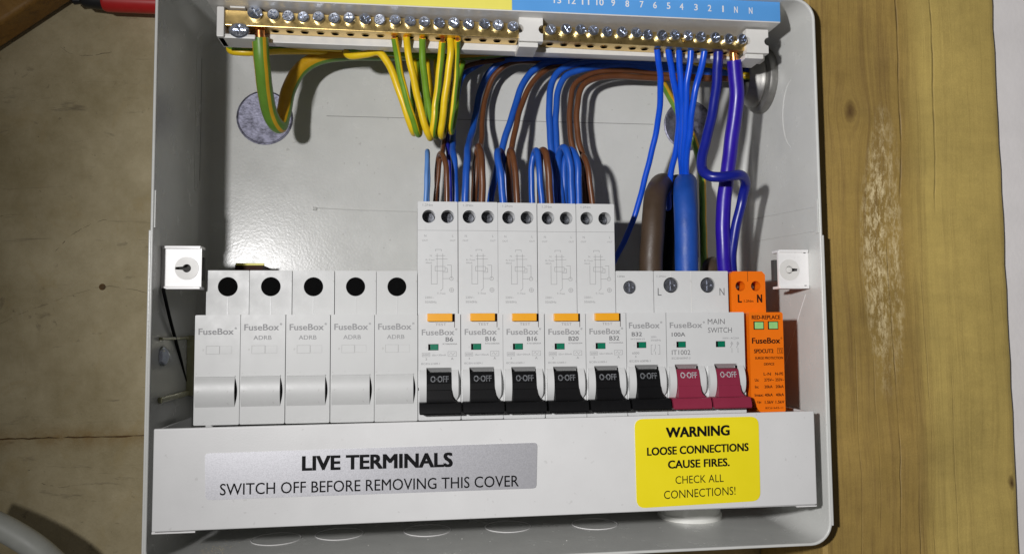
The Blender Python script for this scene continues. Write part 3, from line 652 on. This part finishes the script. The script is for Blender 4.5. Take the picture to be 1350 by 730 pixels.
b = NB(); text(b, 'B32', 2.4, 7.0, 34.2, 36.0, YF, .018); text(b, '1.2Nm', 1.0, 4.4, 61.0, 61.8, YS, 0); link('rating_lettering', b, 'grey_ink', t, 0)

# --- main switch (two poles)
t = thing('main_switch', 'double width main switch with two crimson levers', 'switch', (198, 0, 0))
b = NB(); body(b, 35.7, [(circ(8.3, 57.4, 3.6, 28), 10), (circ(26.0, 57.4, 3.6, 28), 10)], 63.9, [toggle_hole(), toggle_hole(18)]); link('body', b, 'white', t)
b = NB(); box(b, 17.85, 18.05, 17.1, 17.3, 44.6, 63.8); box(b, 8.25, 8.4, 17.1, 17.3, 61.2, 63.8); link('mould_line', b, 'holder', t, 0)
for x in (8.3, 26.0): terminal_screw(t, x, 57.4, 3.5, 'screw_face', 1.0)
for d in (0, 18): flag(t, 4.5+d, 8.7+d, 29.1, 31.7); add_toggle(t, 'red', d, 'white_ink')
b = NB(); brand(b, 1.6, 16.4, 37.6, 40.1); small_print(b, [('IEC/EN60947-3', 2.2, 10.6, 24.0, 24.9), ('230V~ AC22A', 25.6, 33.2, 32.6, 33.4)]); text(b, '1.2Nm', 1.6, 6.0, 61.0, 61.9, YS)
for x in (29.8, 32.6):
    poly(b, [(x, 31.4), (x, 30.0), (x-.7, 28.8)], YF-.01, .16); poly(b, [(x, 28.6), (x, 26.6)], YF-.01, .16); poly(b, circ(x, 30.6, .5, 10), YF-.015, .14, close=True)
link('lettering', b, 'pale_ink', t, 0)
b = NB(); text(b, '100A', 2.4, 8.6, 33.9, 35.7, YF, .014); text(b, 'IT1002', 2.3, 10.7, 25.9, 28.0, YF, .0); text(b, 'MAIN', 19.0, 26.8, 39.2, 41.5, YF); text(b, 'SWITCH', 19.0, 30.0, 35.4, 37.7, YF)
text(b, 'L', 1.9, 3.7, 52.6, 56.0, YS); text(b, 'N', 31.6, 34.0, 52.6, 56.0, YS)
link('rating_lettering', b, 'grey_ink', t, 0)

# --- surge protector
t = thing('surge_protector', 'bright orange surge protection module at the right end of the row', 'surge protector', (235.2, 0, 0))
b = NB(); ch = [(.2, 58), (.2, 44.6), (16.9, 44.6), (16.9, 62.2), (15.2, 63.9), (1.6, 63.9), (.2, 62.5)]
plate(b, [(0.1, 44.6), (16.9, 44.6), (16.9, 62.2), (15.4, 63.8), (1.2, 63.8), (.1, 62.8)], 17.2, 58, [(circ(4.6, 56.9, 2.35, 24), 9), (circ(12.2, 56.9, 2.35, 24), 9)]); box(b, .1, 16.9, 20, 58, -19, 44.5)
link('body', b, 'orange', t)
b = NB(); box(b, 8.25, 8.4, 17.1, 17.3, 59, 63.7); link('mould_line', b, 'brown_ink', t, 0)
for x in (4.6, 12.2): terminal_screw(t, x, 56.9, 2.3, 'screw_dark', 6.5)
b = NB(); plate(b, [(1.0, 44.3), (1.0, 6.6), (1.7, 5.2), (4.6, .7), (5.3, .3), (16.4, .3), (16.8, .7), (16.8, 43.6), (16.2, 44.3)], .35, 19.5); link('plug_cartridge', b, 'orange', t)
for x in (3.2, 9.9):
    b = NB(); box(b, x-.25, x+4.65, .26, .5, 36.6, 40.3, .1); o = link('flag_window', b, 'brown_ink', t, 0)
    b = NB(); box(b, x+.3, x+4.3, .15, .4, 36.95, 39.95, .1); link('flag', b, 'lime', o)
b = NB()
text(b, 'RED-REPLACE', 2.2, 15.6, 41.2, 43.0, YF, .022); text(b, 'FuseBox', 2.0, 15.2, 30.4, 33.0, YF, .025); text(b, '®', 15.4, 16.3, 32.3, 33.2, YF)
text(b, 'SPDCUT2', 2.8, 11.9, 26.2, 28.0, YF, .025); frame(b, 13.8, 16.3, 26.0, 28.3, YF-.01, .16); text(b, 'T2', 14.2, 15.9, 26.4, 27.9, YF, .01)
text(b, 'SURGE PROTECTION', 3.2, 16.3, 23.5, 24.6, YF, .02); text(b, 'DEVICE', 7.3, 12.1, 20.8, 21.9, YF, .02)
for s, x0, x1, z in (('L-N', 7.0, 10.4, 17.0), ('N-PE', 12.4, 16.2, 17.0), ('Uc:', 2.8, 4.8, 14.4), ('275V~', 7.2, 11.7, 14.4), ('255V~', 12.4, 16.5, 14.4), ('In:', 2.8, 4.6, 11.4), ('20kA', 7.2, 11.0, 11.4), ('20kA', 12.4, 16.2, 11.4), ('Imax:', 2.6, 6.6, 7.8), ('40kA', 7.2, 11.0, 7.8), ('40kA', 12.4, 16.2, 7.8), ('Up:', 3.6, 5.6, 4.6), ('1.5kV', 7.2, 11.2, 4.6), ('1.5kV', 12.2, 16.3, 4.6)):
    text(b, s, x0, x1, z-.65, z+.65, YF, .018)
text(b, 'IEC61643-11', 7.4, 15.6, 1.6, 2.5, YF, .01)
text(b, 'L', 3.2, 5.2, 49.2, 53.0, YS, .03); text(b, 'N', 12.6, 15.2, 49.2, 53.0, YS, .03); text(b, '1.2Nm', 6.2, 10.8, 49.3, 50.5, YS, .01)
link('lettering', b, 'brown_ink', t, 0)

# ------------------------------------------------------------------ terminal cover with its two labels
cov = thing('terminal_cover', 'long white cover with a silver and a yellow warning label below the modules', 'cover', (125, 0, -40))
c0 = (-125, 0, 40)
b = NB()
xs = [-13.9+277.3*i/40 for i in range(41)]
zt = lambda x: -.5+1.2*(x+13.9)/277; zbm = lambda x: -40.7+.9*(x+13.9)/277
bb = NB(); outer = [(-13.9, zbm(-13.9)), (263.4, zbm(263.4)), (263.4, zt(263.4)), (-13.9, zt(-13.9))]
vs = [bb.verts.new((x, y, z)) for y in (-3.6, -1.9) for x, z in outer]
for f in ((0, 1, 2, 3), (7, 6, 5, 4), (0, 4, 5, 1), (1, 5, 6, 2), (2, 6, 7, 3), (3, 7, 4, 0)): bb.faces.new([vs[i] for i in f])
bevel(bb, .55, 3); merge(b, bb)
box(b, -13.6, 263.1, -2.6, 46, -40.3, -39.0, .3); box(b, -13.7, -12.4, -2.6, 46, -39.5, -1.2, .3); box(b, 262.0, 263.2, -2.6, 46, -39.0, .2, .3)
link('panel', b, 'cover', cov, 40, c0)
for xa, xb, zz in ((-14.6, 2.0, -42.0), (255.0, 264.4, -41.2)):
    b = NB(); box(b, xa, xb, -1.2, 5, zz, zz+.9, .2); link('fixing_tab', b, 'clip', cov, 40, c0)
def quadlabel(name, c, m, r, y):
    """label outline through four corners TL, TR, BR, BL with rounded corners"""
    pts = []; n = 5
    for i in range(4):
        p, q, s_ = Vector(c[i]), Vector(c[i-1]), Vector(c[(i+1) % 4])
        a = p+(q-p).normalized()*r; d = p+(s_-p).normalized()*r
        for j in range(n+1):
            u = j/n; pts.append(tuple((1-u)**2*a+2*u*(1-u)*p+u*u*d))
    b = NB(); plate(b, pts, y, -3.55); return link(name, b, m, cov, 30, c0)
sl = quadlabel('silver_label', [(5.8, -10.6), (139.7, -9.8), (139.1, -28.6), (6.4, -28.8)], 'silver_label', 1.6, -3.80)
yl = quadlabel('yellow_label', [(181.8, -1.0), (237.4, -1.1), (237.2, -37.2), (182.1, -38.4)], 'yellow_label', 3.8, -3.80)
for own, items in ((sl, [('LIVE TERMINALS', 43.5, 104.3, -18.6, -12.6, -0.2, 0.034), ('SWITCH OFF BEFORE REMOVING THIS COVER', 11.8, 131.7, -27.2, -22.6, -0.4, 0.004)]), (yl, [('WARNING', 195.5, 224.1, -9.3, -4.8, 0.4, 0.034), ('LOOSE CONNECTIONS', 187.0, 232.5, -16.6, -13.1, 0.8, 0.028), ('CAUSE FIRES.', 196.1, 223.7, -22.3, -18.8, 0.3, 0.028), ('CHECK ALL', 199.3, 220.8, -28.8, -25.5, 0.2, 0.0), ('CONNECTIONS!', 194.1, 226.0, -35.0, -31.5, 0.8, 0.0)])):
    b = NB()
    for s, x0, x1, z0, z1, sk, bo in items: text(b, s, x0, x1, z0, z1, -3.82, bo, skew=sk)
    link('label_lettering', b, 'black_ink', own, 0)

# ------------------------------------------------------------------ wires
def wire(name, label, m, r, pts, group=None, copper=None, split=None, twist=.15, n=24, cat='wire'):
    b = NB()
    if name in ('blue_wire', 'brown_wire'): r *= .86
    Q = spline(pts, 9); ph = [random.uniform(0, 6.28) for _ in range(6)]; amp = .17 if r < 3 else .1; s_ = 0.; J = []
    for i, q in enumerate(Q):      # real wire is never a clean arc: small wandering bends along its length
        s_ += (q-Q[i-1]).length if i else 0.; e = min(1., i/12)
        J.append(q+e*amp*Vector((math.sin(s_*.17+ph[0])+.5*math.sin(s_*.43+ph[1]), .5*math.sin(s_*.2+ph[2]), math.sin(s_*.15+ph[3])*.6+.4*math.sin(s_*.37+ph[4]))))
    tube(b, J, r, n, 9, split=split, twist=twist, raw=True)
    o = link(name, b, m, None, 60)
    tag(o, label, cat, group)
    if copper:
        bb = NB(); p0, p1 = Vector(pts[0]), Vector(pts[1]); d = (p0-p1).normalized()
        tube(bb, [p0-d*1.2, p0, p0+d*copper], r*.62, 10, 2); link('copper_core', bb, 'copper', o, 60)
    return o
GY = ['gy_yellow', 'gy_green']
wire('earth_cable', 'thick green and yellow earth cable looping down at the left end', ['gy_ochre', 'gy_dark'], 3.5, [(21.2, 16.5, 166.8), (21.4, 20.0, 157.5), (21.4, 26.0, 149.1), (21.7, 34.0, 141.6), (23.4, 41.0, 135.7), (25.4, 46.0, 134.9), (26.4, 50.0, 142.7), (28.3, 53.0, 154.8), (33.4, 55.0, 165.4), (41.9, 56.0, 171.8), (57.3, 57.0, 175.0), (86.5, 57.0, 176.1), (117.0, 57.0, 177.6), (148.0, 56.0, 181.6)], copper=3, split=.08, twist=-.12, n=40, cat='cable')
wire('earth_wire', 'folded green and yellow wire end under the left end of the strip', GY, 1.75, [(53.3, 52.0, 175.7), (30.9, 44.0, 173.1), (10.9, 39.0, 170.9), (5.2, 37.0, 169.2), (4.3, 35.0, 167.4), (6.3, 33.5, 165.8), (12.2, 33.0, 165.5), (18.5, 35.0, 166.8), (30.7, 45.0, 171.2), (45.8, 54.0, 174.6)], 'green and yellow earth wires', split=.1)
wire('earth_wire', 'green and yellow wire with a folded tip left of the earth bundle', GY, 1.75, [(109.3, 56.0, 174.6), (86.5, 50.0, 173.2), (66.5, 44.0, 172.2), (58.8, 41.0, 171.2), (56.9, 39.0, 169.0), (59.5, 37.0, 166.9), (66.3, 34.0, 166.8), (72.1, 31.0, 167.1), (76.3, 30.0, 162.2), (79.8, 30.0, 154.7), (83.0, 31.0, 144.7), (85.8, 33.0, 136.7), (87.9, 36.0, 131.7), (89.0, 42.0, 132.5), (88.7, 49.0, 141.4), (88.3, 53.0, 155.9), (89.5, 56.0, 170.4)], 'green and yellow earth wires', split=.35, twist=.2)
EW = [
 ('green and yellow wire with green left edge, leftmost leg of the earth bundle', [(79.7, 16.5, 168.8), (80.7, 20.0, 163.8), (82.4, 24.0, 155.7), (85.1, 28.0, 144.6), (88.3, 32.0, 135.0), (90.0, 35.0, 130.8), (91.2, 40.0, 131.3), (90.9, 46.0, 140.7), (89.8, 50.0, 158.8), (88.7, 53.0, 171.3)], 0.8, 1.8),
 ('plain yellow-fronted earth wire, second leg of the bundle', [(85.1, 16.5, 169.7), (85.8, 20.0, 164.7), (87.5, 23.0, 155.6), (90.3, 27.0, 144.5), (93.5, 30.0, 133.6), (95.3, 33.0, 129.0), (96.2, 38.0, 129.5), (95.3, 45.0, 142.4), (92.8, 50.0, 158.9), (91.3, 53.0, 171.4)], 0.38, 1.9),
 ('lime green-fronted earth wire in the middle of the bundle', [(92.3, 16.5, 169.3), (92.3, 20.0, 165.0), (93.1, 24.0, 156.1), (94.6, 29.0, 145.2), (96.1, 33.0, 136.2), (96.9, 37.0, 132.9), (97.4, 42.0, 133.5), (97.2, 48.0, 143.3), (96.2, 52.0, 159.7), (95.1, 54.0, 171.8)], 0.98, 1.8),
 ('yellow earth wire with a green right side and a kink near its loop', [(101.2, 16.5, 167.9), (100.9, 20.0, 163.2), (100.0, 24.0, 154.5), (98.4, 28.0, 143.2), (98.1, 29.0, 137.4), (97.4, 32.0, 130.9), (97.9, 36.0, 129.4), (99.6, 42.0, 132.4), (100.5, 48.0, 147.2), (100.3, 52.0, 163.6), (99.7, 54.0, 172.8)], 0.17, 1.85),
 ('yellow earth wire, second leg from the right of the bundle', [(104.9, 16.5, 170.2), (105.1, 20.0, 165.5), (104.2, 23.0, 156.1), (102.9, 27.0, 144.8), (101.7, 31.0, 135.1), (101.1, 34.0, 130.4), (102.0, 40.0, 130.9), (104.1, 46.0, 142.9), (104.7, 50.0, 159.3), (106.0, 53.0, 171.9)], 0.42, 1.9),
 ('yellow earth wire with green edge, rightmost leg of the bundle', [(108.0, 16.5, 168.9), (108.3, 22.0, 164.9), (107.9, 27.0, 156.5), (107.0, 31.0, 146.1), (106.1, 35.0, 137.0), (105.9, 38.0, 133.4), (106.9, 43.0, 133.6), (108.8, 49.0, 145.8), (110.6, 53.0, 160.4), (113.1, 56.0, 172.4)], 0.2, 1.7),
]
for lab, pts, sp, r in EW: wire('earth_wire', lab, GY, r*.87, pts, 'green and yellow earth wires', copper=2, split=sp, twist=.12)

gb, gr, gn = 'blue wires into the breakers', 'brown wires into the breakers', 'blue wires from the neutral bar'
wire('blue_wire', 'short pale blue wire standing alone above the B6 breaker', 'sky_blue', 1.25, [(93.9, 34.0, 94.3), (94.1, 33.0, 103.0), (94.4, 33.0, 113.1), (94.9, 36.0, 120.6), (95.2, 42.0, 123.1), (95.3, 48.0, 121.4), (95.4, 52.0, 110.2), (95.4, 54.0, 97.3)], gb)
wire('brown_wire', 'left leg brown wire behind the B6 breaker, bent over at the top', 'brown', 1.35, [(98.5, 44.0, 95.8), (99.5, 43.0, 106.7), (100.7, 43.0, 117.8), (102.2, 44.0, 122.9), (103.2, 50.0, 128.8), (103.8, 56.0, 137.9), (105.9, 60.0, 150.7), (109.6, 62.0, 165.2), (118.1, 61.0, 173.1), (144.5, 59.0, 176.1)], gr)
wire('brown_wire', 'front brown wire of the pair over the B6 breaker', 'brown', 1.5, [(104.0, 33.0, 94.2), (103.8, 32.0, 104.8), (103.4, 32.0, 113.0), (102.1, 34.0, 119.2), (101.2, 39.0, 121.4), (100.3, 44.0, 119.2), (99.7, 48.0, 107.7), (99.4, 50.0, 96.8)], gr)
wire('blue_wire', 'violet-blue wire rising behind the earth bundle over the B6 breaker', 'navy', 1.4, [(106.4, 50.0, 96.9), (106.1, 50.0, 110.0), (105.4, 50.0, 123.2), (105.2, 53.0, 133.4), (106.2, 58.0, 146.3), (109.2, 62.0, 161.2), (115.4, 62.0, 172.1), (140.7, 60.0, 177.1)], gb)
wire('blue_wire', 'dark blue wire in the shade between the first two tall breakers', 'blue', 1.85, [(108.4, 40.0, 95.3), (108.1, 40.0, 108.2), (107.9, 41.0, 119.4), (107.5, 47.0, 126.3), (108.3, 62.0, 139.6), (110.7, 68.0, 157.1), (113.9, 68.0, 169.3), (125.2, 62.0, 175.7)], gb)
wire('blue_wire', 'vivid blue upright wire above the left of the second tall breaker', 'blue', 2.0, [(112.3, 33.0, 94.3), (112.7, 33.0, 105.1), (113.3, 35.0, 116.4), (114.5, 42.0, 124.9), (117.0, 54.0, 133.9), (120.1, 63.0, 148.0), (123.0, 65.0, 160.6), (127.6, 63.0, 170.1), (136.0, 60.0, 175.4), (156.0, 57.0, 176.3), (188.2, 58.0, 175.8), (253.2, 56.0, 171.3), (262.9, 51.5, 171.8)], gb)
wire('brown_wire', 'left brown wire of the pair over the second tall breaker', 'brown', 1.6, [(117.4, 43.0, 95.9), (118.1, 42.0, 106.8), (119.3, 42.0, 118.0), (120.8, 46.0, 125.2), (122.3, 54.0, 134.0), (123.8, 61.0, 147.6), (126.4, 63.0, 160.9), (131.0, 62.0, 169.5), (139.1, 60.0, 174.3), (156.2, 58.0, 174.6), (196.8, 60.0, 173.5), (253.1, 56.0, 169.6), (262.9, 51.5, 169.7)], gr)
wire('brown_wire', 'front brown wire bent over the second tall breaker', 'brown', 1.9, [(120.2, 33.0, 94.4), (120.6, 33.0, 105.2), (120.6, 33.0, 115.0), (119.9, 36.0, 122.9), (119.3, 42.0, 125.8), (118.6, 47.0, 119.0), (118.0, 50.0, 97.0)], gr)
wire('blue_wire', 'dark blue wire slanting up to the right behind the third tall breaker', 'blue', 2.0, [(125.3, 48.0, 96.8), (126.8, 48.0, 106.2), (128.9, 49.0, 115.8), (131.3, 50.0, 123.7), (133.0, 51.0, 129.7), (135.1, 52.0, 136.9), (138.5, 54.0, 147.6), (143.1, 56.0, 160.5), (149.6, 57.0, 169.7), (160.0, 57.0, 174.4), (188.2, 58.0, 174.2), (253.2, 56.0, 170.5), (262.9, 51.5, 170.5)], gb)
wire('blue_wire', 'front blue wire bent over the third tall breaker', 'blue', 2.0, [(130.6, 33.0, 94.5), (129.9, 33.0, 103.6), (128.9, 33.0, 112.6), (128.1, 35.0, 119.2), (128.9, 39.0, 123.1), (131.4, 44.0, 123.1), (133.2, 47.0, 115.5), (134.0, 49.0, 97.0)], gb)
wire('brown_wire', 'left brown wire rising to the right from the third tall breaker', 'brown', 1.7, [(135.0, 42.0, 96.0), (134.4, 42.0, 107.1), (134.2, 43.0, 116.6), (136.1, 46.0, 124.8), (138.1, 49.0, 133.2), (141.1, 53.0, 146.6), (146.2, 56.0, 158.6), (153.6, 57.0, 168.2), (166.1, 58.0, 173.4), (196.8, 60.0, 172.3), (253.1, 56.0, 168.8), (262.9, 51.5, 168.9)], gr)
wire('brown_wire', 'front brown wire bent over the right of the third tall breaker', 'brown', 1.8, [(137.1, 33.0, 94.6), (136.8, 33.0, 105.5), (136.3, 34.0, 115.5), (135.3, 37.0, 122.0), (134.9, 42.0, 123.9), (134.9, 46.0, 117.2), (135.5, 49.0, 97.0)], gr)
wire('blue_wire', 'left blue leg of the small loop above the fourth tall breaker', 'blue', 1.75, [(146.1, 44.0, 96.4), (145.7, 43.0, 107.4), (145.6, 42.0, 116.6), (146.3, 41.0, 122.4), (146.9, 38.0, 124.0), (147.5, 35.0, 121.5), (147.9, 33.0, 114.1), (148.5, 33.0, 105.7), (149.0, 33.0, 94.7)], gb)
wire('brown_wire', 'brown wire bent over left above the fourth tall breaker', 'brown', 1.95, [(153.2, 33.0, 94.8), (152.6, 33.0, 105.7), (151.9, 33.0, 114.9), (151.6, 35.0, 121.2), (150.8, 39.0, 124.3), (150.5, 44.0, 123.2), (150.5, 47.0, 113.9), (150.7, 49.0, 97.2)], gr)
wire('blue_wire', 'left of two parallel blue wires curving right under the strip', 'blue', 1.95, [(158.2, 46.0, 96.8), (157.5, 46.0, 108.2), (156.7, 47.0, 119.7), (156.2, 48.0, 129.5), (156.2, 50.0, 145.4), (156.9, 52.0, 157.7), (159.9, 53.0, 166.0), (166.5, 54.0, 171.2), (177.4, 55.0, 174.0), (195.7, 56.0, 175.3), (220.5, 57.0, 175.0), (253.2, 56.0, 170.9), (262.9, 51.5, 171.3)], gb)
wire('blue_wire', 'right of two parallel blue wires curving right under the strip', 'blue', 1.9, [(161.2, 46.0, 96.9), (160.6, 46.0, 108.2), (159.8, 47.0, 119.8), (159.3, 48.0, 129.6), (159.5, 50.0, 145.5), (160.8, 52.0, 157.0), (164.6, 53.0, 164.9), (171.2, 54.0, 169.0), (183.4, 55.0, 172.2), (204.1, 57.0, 174.0), (229.0, 58.0, 173.1), (253.2, 56.0, 170.5), (262.9, 51.5, 170.5)], gb)
wire('blue_wire', 'broad blue loop, left one of two over the B32 tall breaker', 'blue', 2.1, [(163.5, 33.0, 94.9), (163.2, 33.0, 105.9), (163.0, 33.0, 115.8), (161.8, 34.0, 122.3), (160.6, 37.0, 125.2), (159.5, 41.0, 124.2), (159.0, 45.0, 117.5), (159.7, 48.0, 97.2)], gb)
wire('blue_wire', 'broad blue loop, right one of two over the B32 tall breaker', 'blue', 2.1, [(167.0, 34.0, 95.1), (167.0, 34.0, 106.1), (166.6, 34.0, 116.1), (165.6, 36.0, 122.0), (164.0, 39.0, 124.6), (162.9, 43.0, 122.4), (162.6, 46.0, 113.9), (162.9, 49.0, 97.3)], gb)
wire('brown_wire', 'left of two parallel brown wires curving right beside the blue pair', 'brown', 1.6, [(173.1, 46.0, 97.0), (172.1, 46.0, 108.4), (170.4, 48.0, 120.2), (167.8, 50.0, 129.5), (166.6, 51.0, 140.2), (167.0, 52.0, 150.2), (168.8, 53.0, 159.2), (173.1, 54.0, 164.7), (181.3, 55.0, 168.9), (193.6, 56.0, 170.9), (212.5, 58.0, 171.0), (253.1, 56.0, 169.2), (262.9, 51.5, 169.3)], gr)
wire('brown_wire', 'right of two parallel brown wires curving right beside the blue pair', 'brown', 1.75, [(175.8, 46.0, 97.0), (174.8, 46.0, 108.4), (173.5, 48.0, 120.3), (171.3, 50.0, 130.3), (170.5, 51.0, 140.3), (170.9, 52.0, 150.3), (172.4, 53.0, 158.1), (176.2, 54.0, 163.3), (185.3, 55.0, 166.7), (197.9, 57.0, 168.1), (214.8, 59.0, 168.5), (253.1, 56.0, 168.4), (262.9, 51.5, 168.5)], gr)
wire('brown_wire', 'front brown wire at the right over the B32 tall breaker', 'brown', 1.6, [(174.1, 34.0, 95.2), (173.1, 34.0, 104.4), (172.1, 34.0, 112.5), (170.8, 36.0, 119.5), (170.8, 41.0, 122.1), (171.2, 45.0, 115.8), (172.4, 48.0, 97.3)], gr)
wire('earth_wire', 'green and yellow wire running under the strip into the conduit bush', ['gy_yellow', 'gy_green'], 1.9, [(215.3, 66.0, 184.4), (231.7, 65.0, 182.2), (246.5, 60.0, 175.7), (255.3, 55.0, 171.0), (263.2, 50.5, 168.2)], 'green and yellow earth wires', split=.3)

wire('blue_wire', 'blue wire hanging alone at the left of the neutral bundle', 'blue_bright', 1.7, [(201.7, 16.5, 168.2), (203.1, 19.0, 163.0), (205.7, 24.0, 155.1), (207.0, 30.0, 145.1), (206.8, 36.0, 134.6), (205.3, 42.0, 121.5), (203.1, 47.0, 109.4), (200.3, 52.0, 96.3), (196.8, 54.0, 85.7), (192.7, 54.0, 77.9), (187.3, 52.0, 69.2)], gn, copper=2)
for lab, pts, r in (
 ('second blue wire of the neutral bundle, slanting right at the top', [(207.2, 16.5, 168.8), (208.7, 19.0, 163.9), (212.4, 24.0, 154.6), (216.2, 30.0, 145.3), (218.0, 36.0, 134.9), (218.3, 42.0, 123.7), (217.4, 47.0, 114.3), (217.7, 52.0, 104.3), (219.1, 56.0, 89.2)], 1.75),
 ('middle blue wire of the neutral bundle, straight down', [(212.4, 16.5, 169.0), (213.5, 19.0, 164.1), (215.5, 23.0, 154.4), (217.4, 28.0, 144.8), (219.2, 34.0, 133.3), (220.7, 40.0, 121.4), (223.0, 46.0, 113.0), (224.5, 50.0, 98.2)], 1.75),
 ('fourth blue wire of the neutral bundle, slanting left', [(218.3, 16.5, 168.5), (218.4, 18.0, 163.2), (217.7, 21.0, 153.1), (218.5, 26.0, 142.4), (220.0, 32.0, 130.9), (221.1, 38.0, 121.0), (223.5, 44.0, 112.7), (225.7, 50.0, 98.2)], 1.75),
 ('bright blue wire at the right of the neutral bundle, slanting left', [(225.0, 16.5, 168.4), (224.4, 18.0, 162.6), (221.8, 20.0, 151.8), (220.8, 24.0, 141.9), (221.6, 30.0, 130.5), (222.3, 37.0, 120.0), (224.3, 43.0, 112.1), (226.9, 50.0, 98.2)], 1.8)):
    wire('blue_wire', lab, 'blue_bright', r, pts, gn, copper=2)
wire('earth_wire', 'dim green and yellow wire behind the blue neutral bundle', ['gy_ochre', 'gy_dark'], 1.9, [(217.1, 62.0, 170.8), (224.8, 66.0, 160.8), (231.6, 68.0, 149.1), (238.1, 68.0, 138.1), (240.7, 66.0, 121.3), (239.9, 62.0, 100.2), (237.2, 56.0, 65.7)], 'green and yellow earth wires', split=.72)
wire('meter_tail', 'thick brown cable bent back above the short B32 breaker', 'tail_brown', 5.6, [(202.0, 34.0, 60.4), (202.3, 33.0, 75.1), (203.7, 34.0, 88.1), (206.3, 38.0, 100.7), (210.3, 45.0, 107.6), (215.3, 53.0, 111.1), (220.4, 61.0, 109.1), (222.7, 66.0, 100.6), (223.3, 68.0, 78.7)], 'thick supply cables', n=24, cat='cable')
wire('meter_tail', 'thick matt blue cable standing above the main switch', 'tail_blue', 5.6, [(219.7, 33.0, 60.4), (219.4, 32.0, 75.0), (219.4, 32.0, 88.0), (220.4, 35.0, 100.7), (222.7, 41.0, 107.9), (226.4, 50.0, 111.1), (229.5, 58.0, 107.5), (231.1, 62.0, 96.1), (231.7, 64.0, 74.3)], 'thick supply cables', n=24, cat='cable')
wire('brown_cable', 'short dark brown cable stub behind the right of the main switch', 'tail_brown', 4.0, [(237.2, 50.0, 60.7), (237.7, 50.0, 66.1), (239.8, 53.0, 69.4), (244.2, 60.0, 70.0), (247.3, 66.0, 64.4)], n=18, cat='cable')
wire('black_cable', 'black cable in the gap between the thick brown and blue cables', 'black', 4.6, [(216.0, 50.0, 60.7), (217.5, 52.0, 77.0), (220.0, 56.0, 95.1), (224.0, 62.0, 108.1), (229.0, 70.0, 115.7)], cat='cable')
wire('violet_wire', 'dark blue wire crossing in front and looping round its thick neighbour', 'navy', 2.35, [(231.8, 16.5, 169.0), (232.1, 18.0, 162.9), (231.6, 19.0, 152.9), (229.4, 20.0, 139.9), (226.1, 20.0, 126.3), (223.6, 19.0, 117.6), (222.7, 17.0, 111.4), (224.4, 13.0, 107.8), (229.0, 11.0, 107.1), (234.9, 11.0, 107.9), (241.0, 14.0, 108.3), (245.1, 20.0, 105.5), (245.1, 24.0, 99.2), (243.1, 26.0, 90.0), (241.7, 28.0, 79.2), (241.5, 30.0, 69.4), (242.4, 32.0, 59.6)], 'violet-blue wires to the surge protector', copper=2)
wire('violet_wire', 'thickest violet-blue wire hanging from the right end of the neutral bar', 'purple', 3.5, [(240.2, 18.0, 164.7), (241.6, 20.0, 156.5), (242.6, 22.0, 147.5), (242.0, 24.0, 136.9), (240.6, 26.0, 124.3), (239.1, 27.0, 112.2), (237.7, 28.0, 99.8), (236.9, 29.0, 85.9), (237.4, 30.0, 73.1), (239.0, 32.0, 59.6)], 'violet-blue wires to the surge protector', copper=5.5, n=20)

# crumbs of plaster and drilling dust lying on the bottom wall of the tray
b = NB()
for k in range(150):
    if k < 26: x, y, sz = random.uniform(20, 262), random.uniform(8, 40), random.uniform(.12, .38)
    else: x, y, sz = random.gauss(2.5, 4.5), random.gauss(28, 9), random.uniform(.08, .3)
    if not (-12 < x < 265 and 4 < y < 60): continue
    z = Z0+T+sz*.5; vs = [b.verts.new((x+sz*math.cos(a)*random.uniform(.6, 1.2), y+sz*math.sin(a)*random.uniform(.6, 1.2), z-sz*.5)) for a in (0, 1.6, 3.1, 4.7)]; t_ = b.verts.new((x, y, z+sz*random.uniform(0, .4)))
    for i in range(4): b.faces.new((vs[i], vs[(i+1) % 4], t_)).material_index = 0 if k < 26 else 1
o = link('plaster_dust', b, ['gland', 'ochre_dust'], smooth=0); tag(o, 'crumbs of plaster and tan dust on the bottom wall under the cover', 'dust', kind='stuff')

# ------------------------------------------------------------------ loose things around
b = NB(); tube(b, [(-103.1, 30.0, -34.9), (-91.1, 30.0, -40.4), (-79.4, 31.0, -47.4), (-67.5, 32.0, -57.0), (-54.9, 36.0, -74.1), (-44.9, 40.0, -95.3)], 5.3, 22, 10)
o = link('grey_cable', b, 'pvc_grey', None, 60); tag(o, 'grey cable curving across the bottom left corner', 'cable')
tool = thing('screwdriver', 'red and black insulated tool lying at the top left behind the enclosure', 'screwdriver', (-50.9, 66.0, 200.1))
tx, ty, tz = (-50.9, 66.0, 200.1); q = (-78.3, 66.0, 198.1); dl = (q[0]-tx)
b = NB(); lathe(b, [(.6, dl), (2.4, dl+2), (2.0, dl+5), (3.6, dl+7), (4.0, dl+12), (4.4, dl+15.6)], 0, 0, 0, 'X', 20); link('shaft', b, 'tool_black', tool)
b = NB(); lathe(b, [(4.6, dl+15.6), (5.2, dl+17), (5.2, dl+40), (5.6, dl+46), (5.0, dl+75), (4, dl+78)], 0, 0, 0, 'X', 20); link('handle', b, 'tool_red', tool)
b = NB(); box(b, (3.6, 58.0, 68.6)[0], (16.4, 58.0, 68.6)[0], 56, 74, (3.7, 58.0, 66.4)[2], (3.6, 58.0, 69.3)[2]+.2); b2 = NB()  # dark brown block, topped by a yellow edge
o = link('dark_block', b, 'brown_ink'); tag(o, 'small dark block with a yellow edge above the second blank module', 'clip')
b = NB(); box(b, (3.6, 58.0, 68.6)[0]+.3, (17.1, 58.0, 68.6)[0], 55.8, 57, (3.6, 58.0, 69.3)[2]-.1, (3.6, 58.0, 69.3)[2]+1.0, .2); link('yellow_edge', b, 'strip_yellow', o)
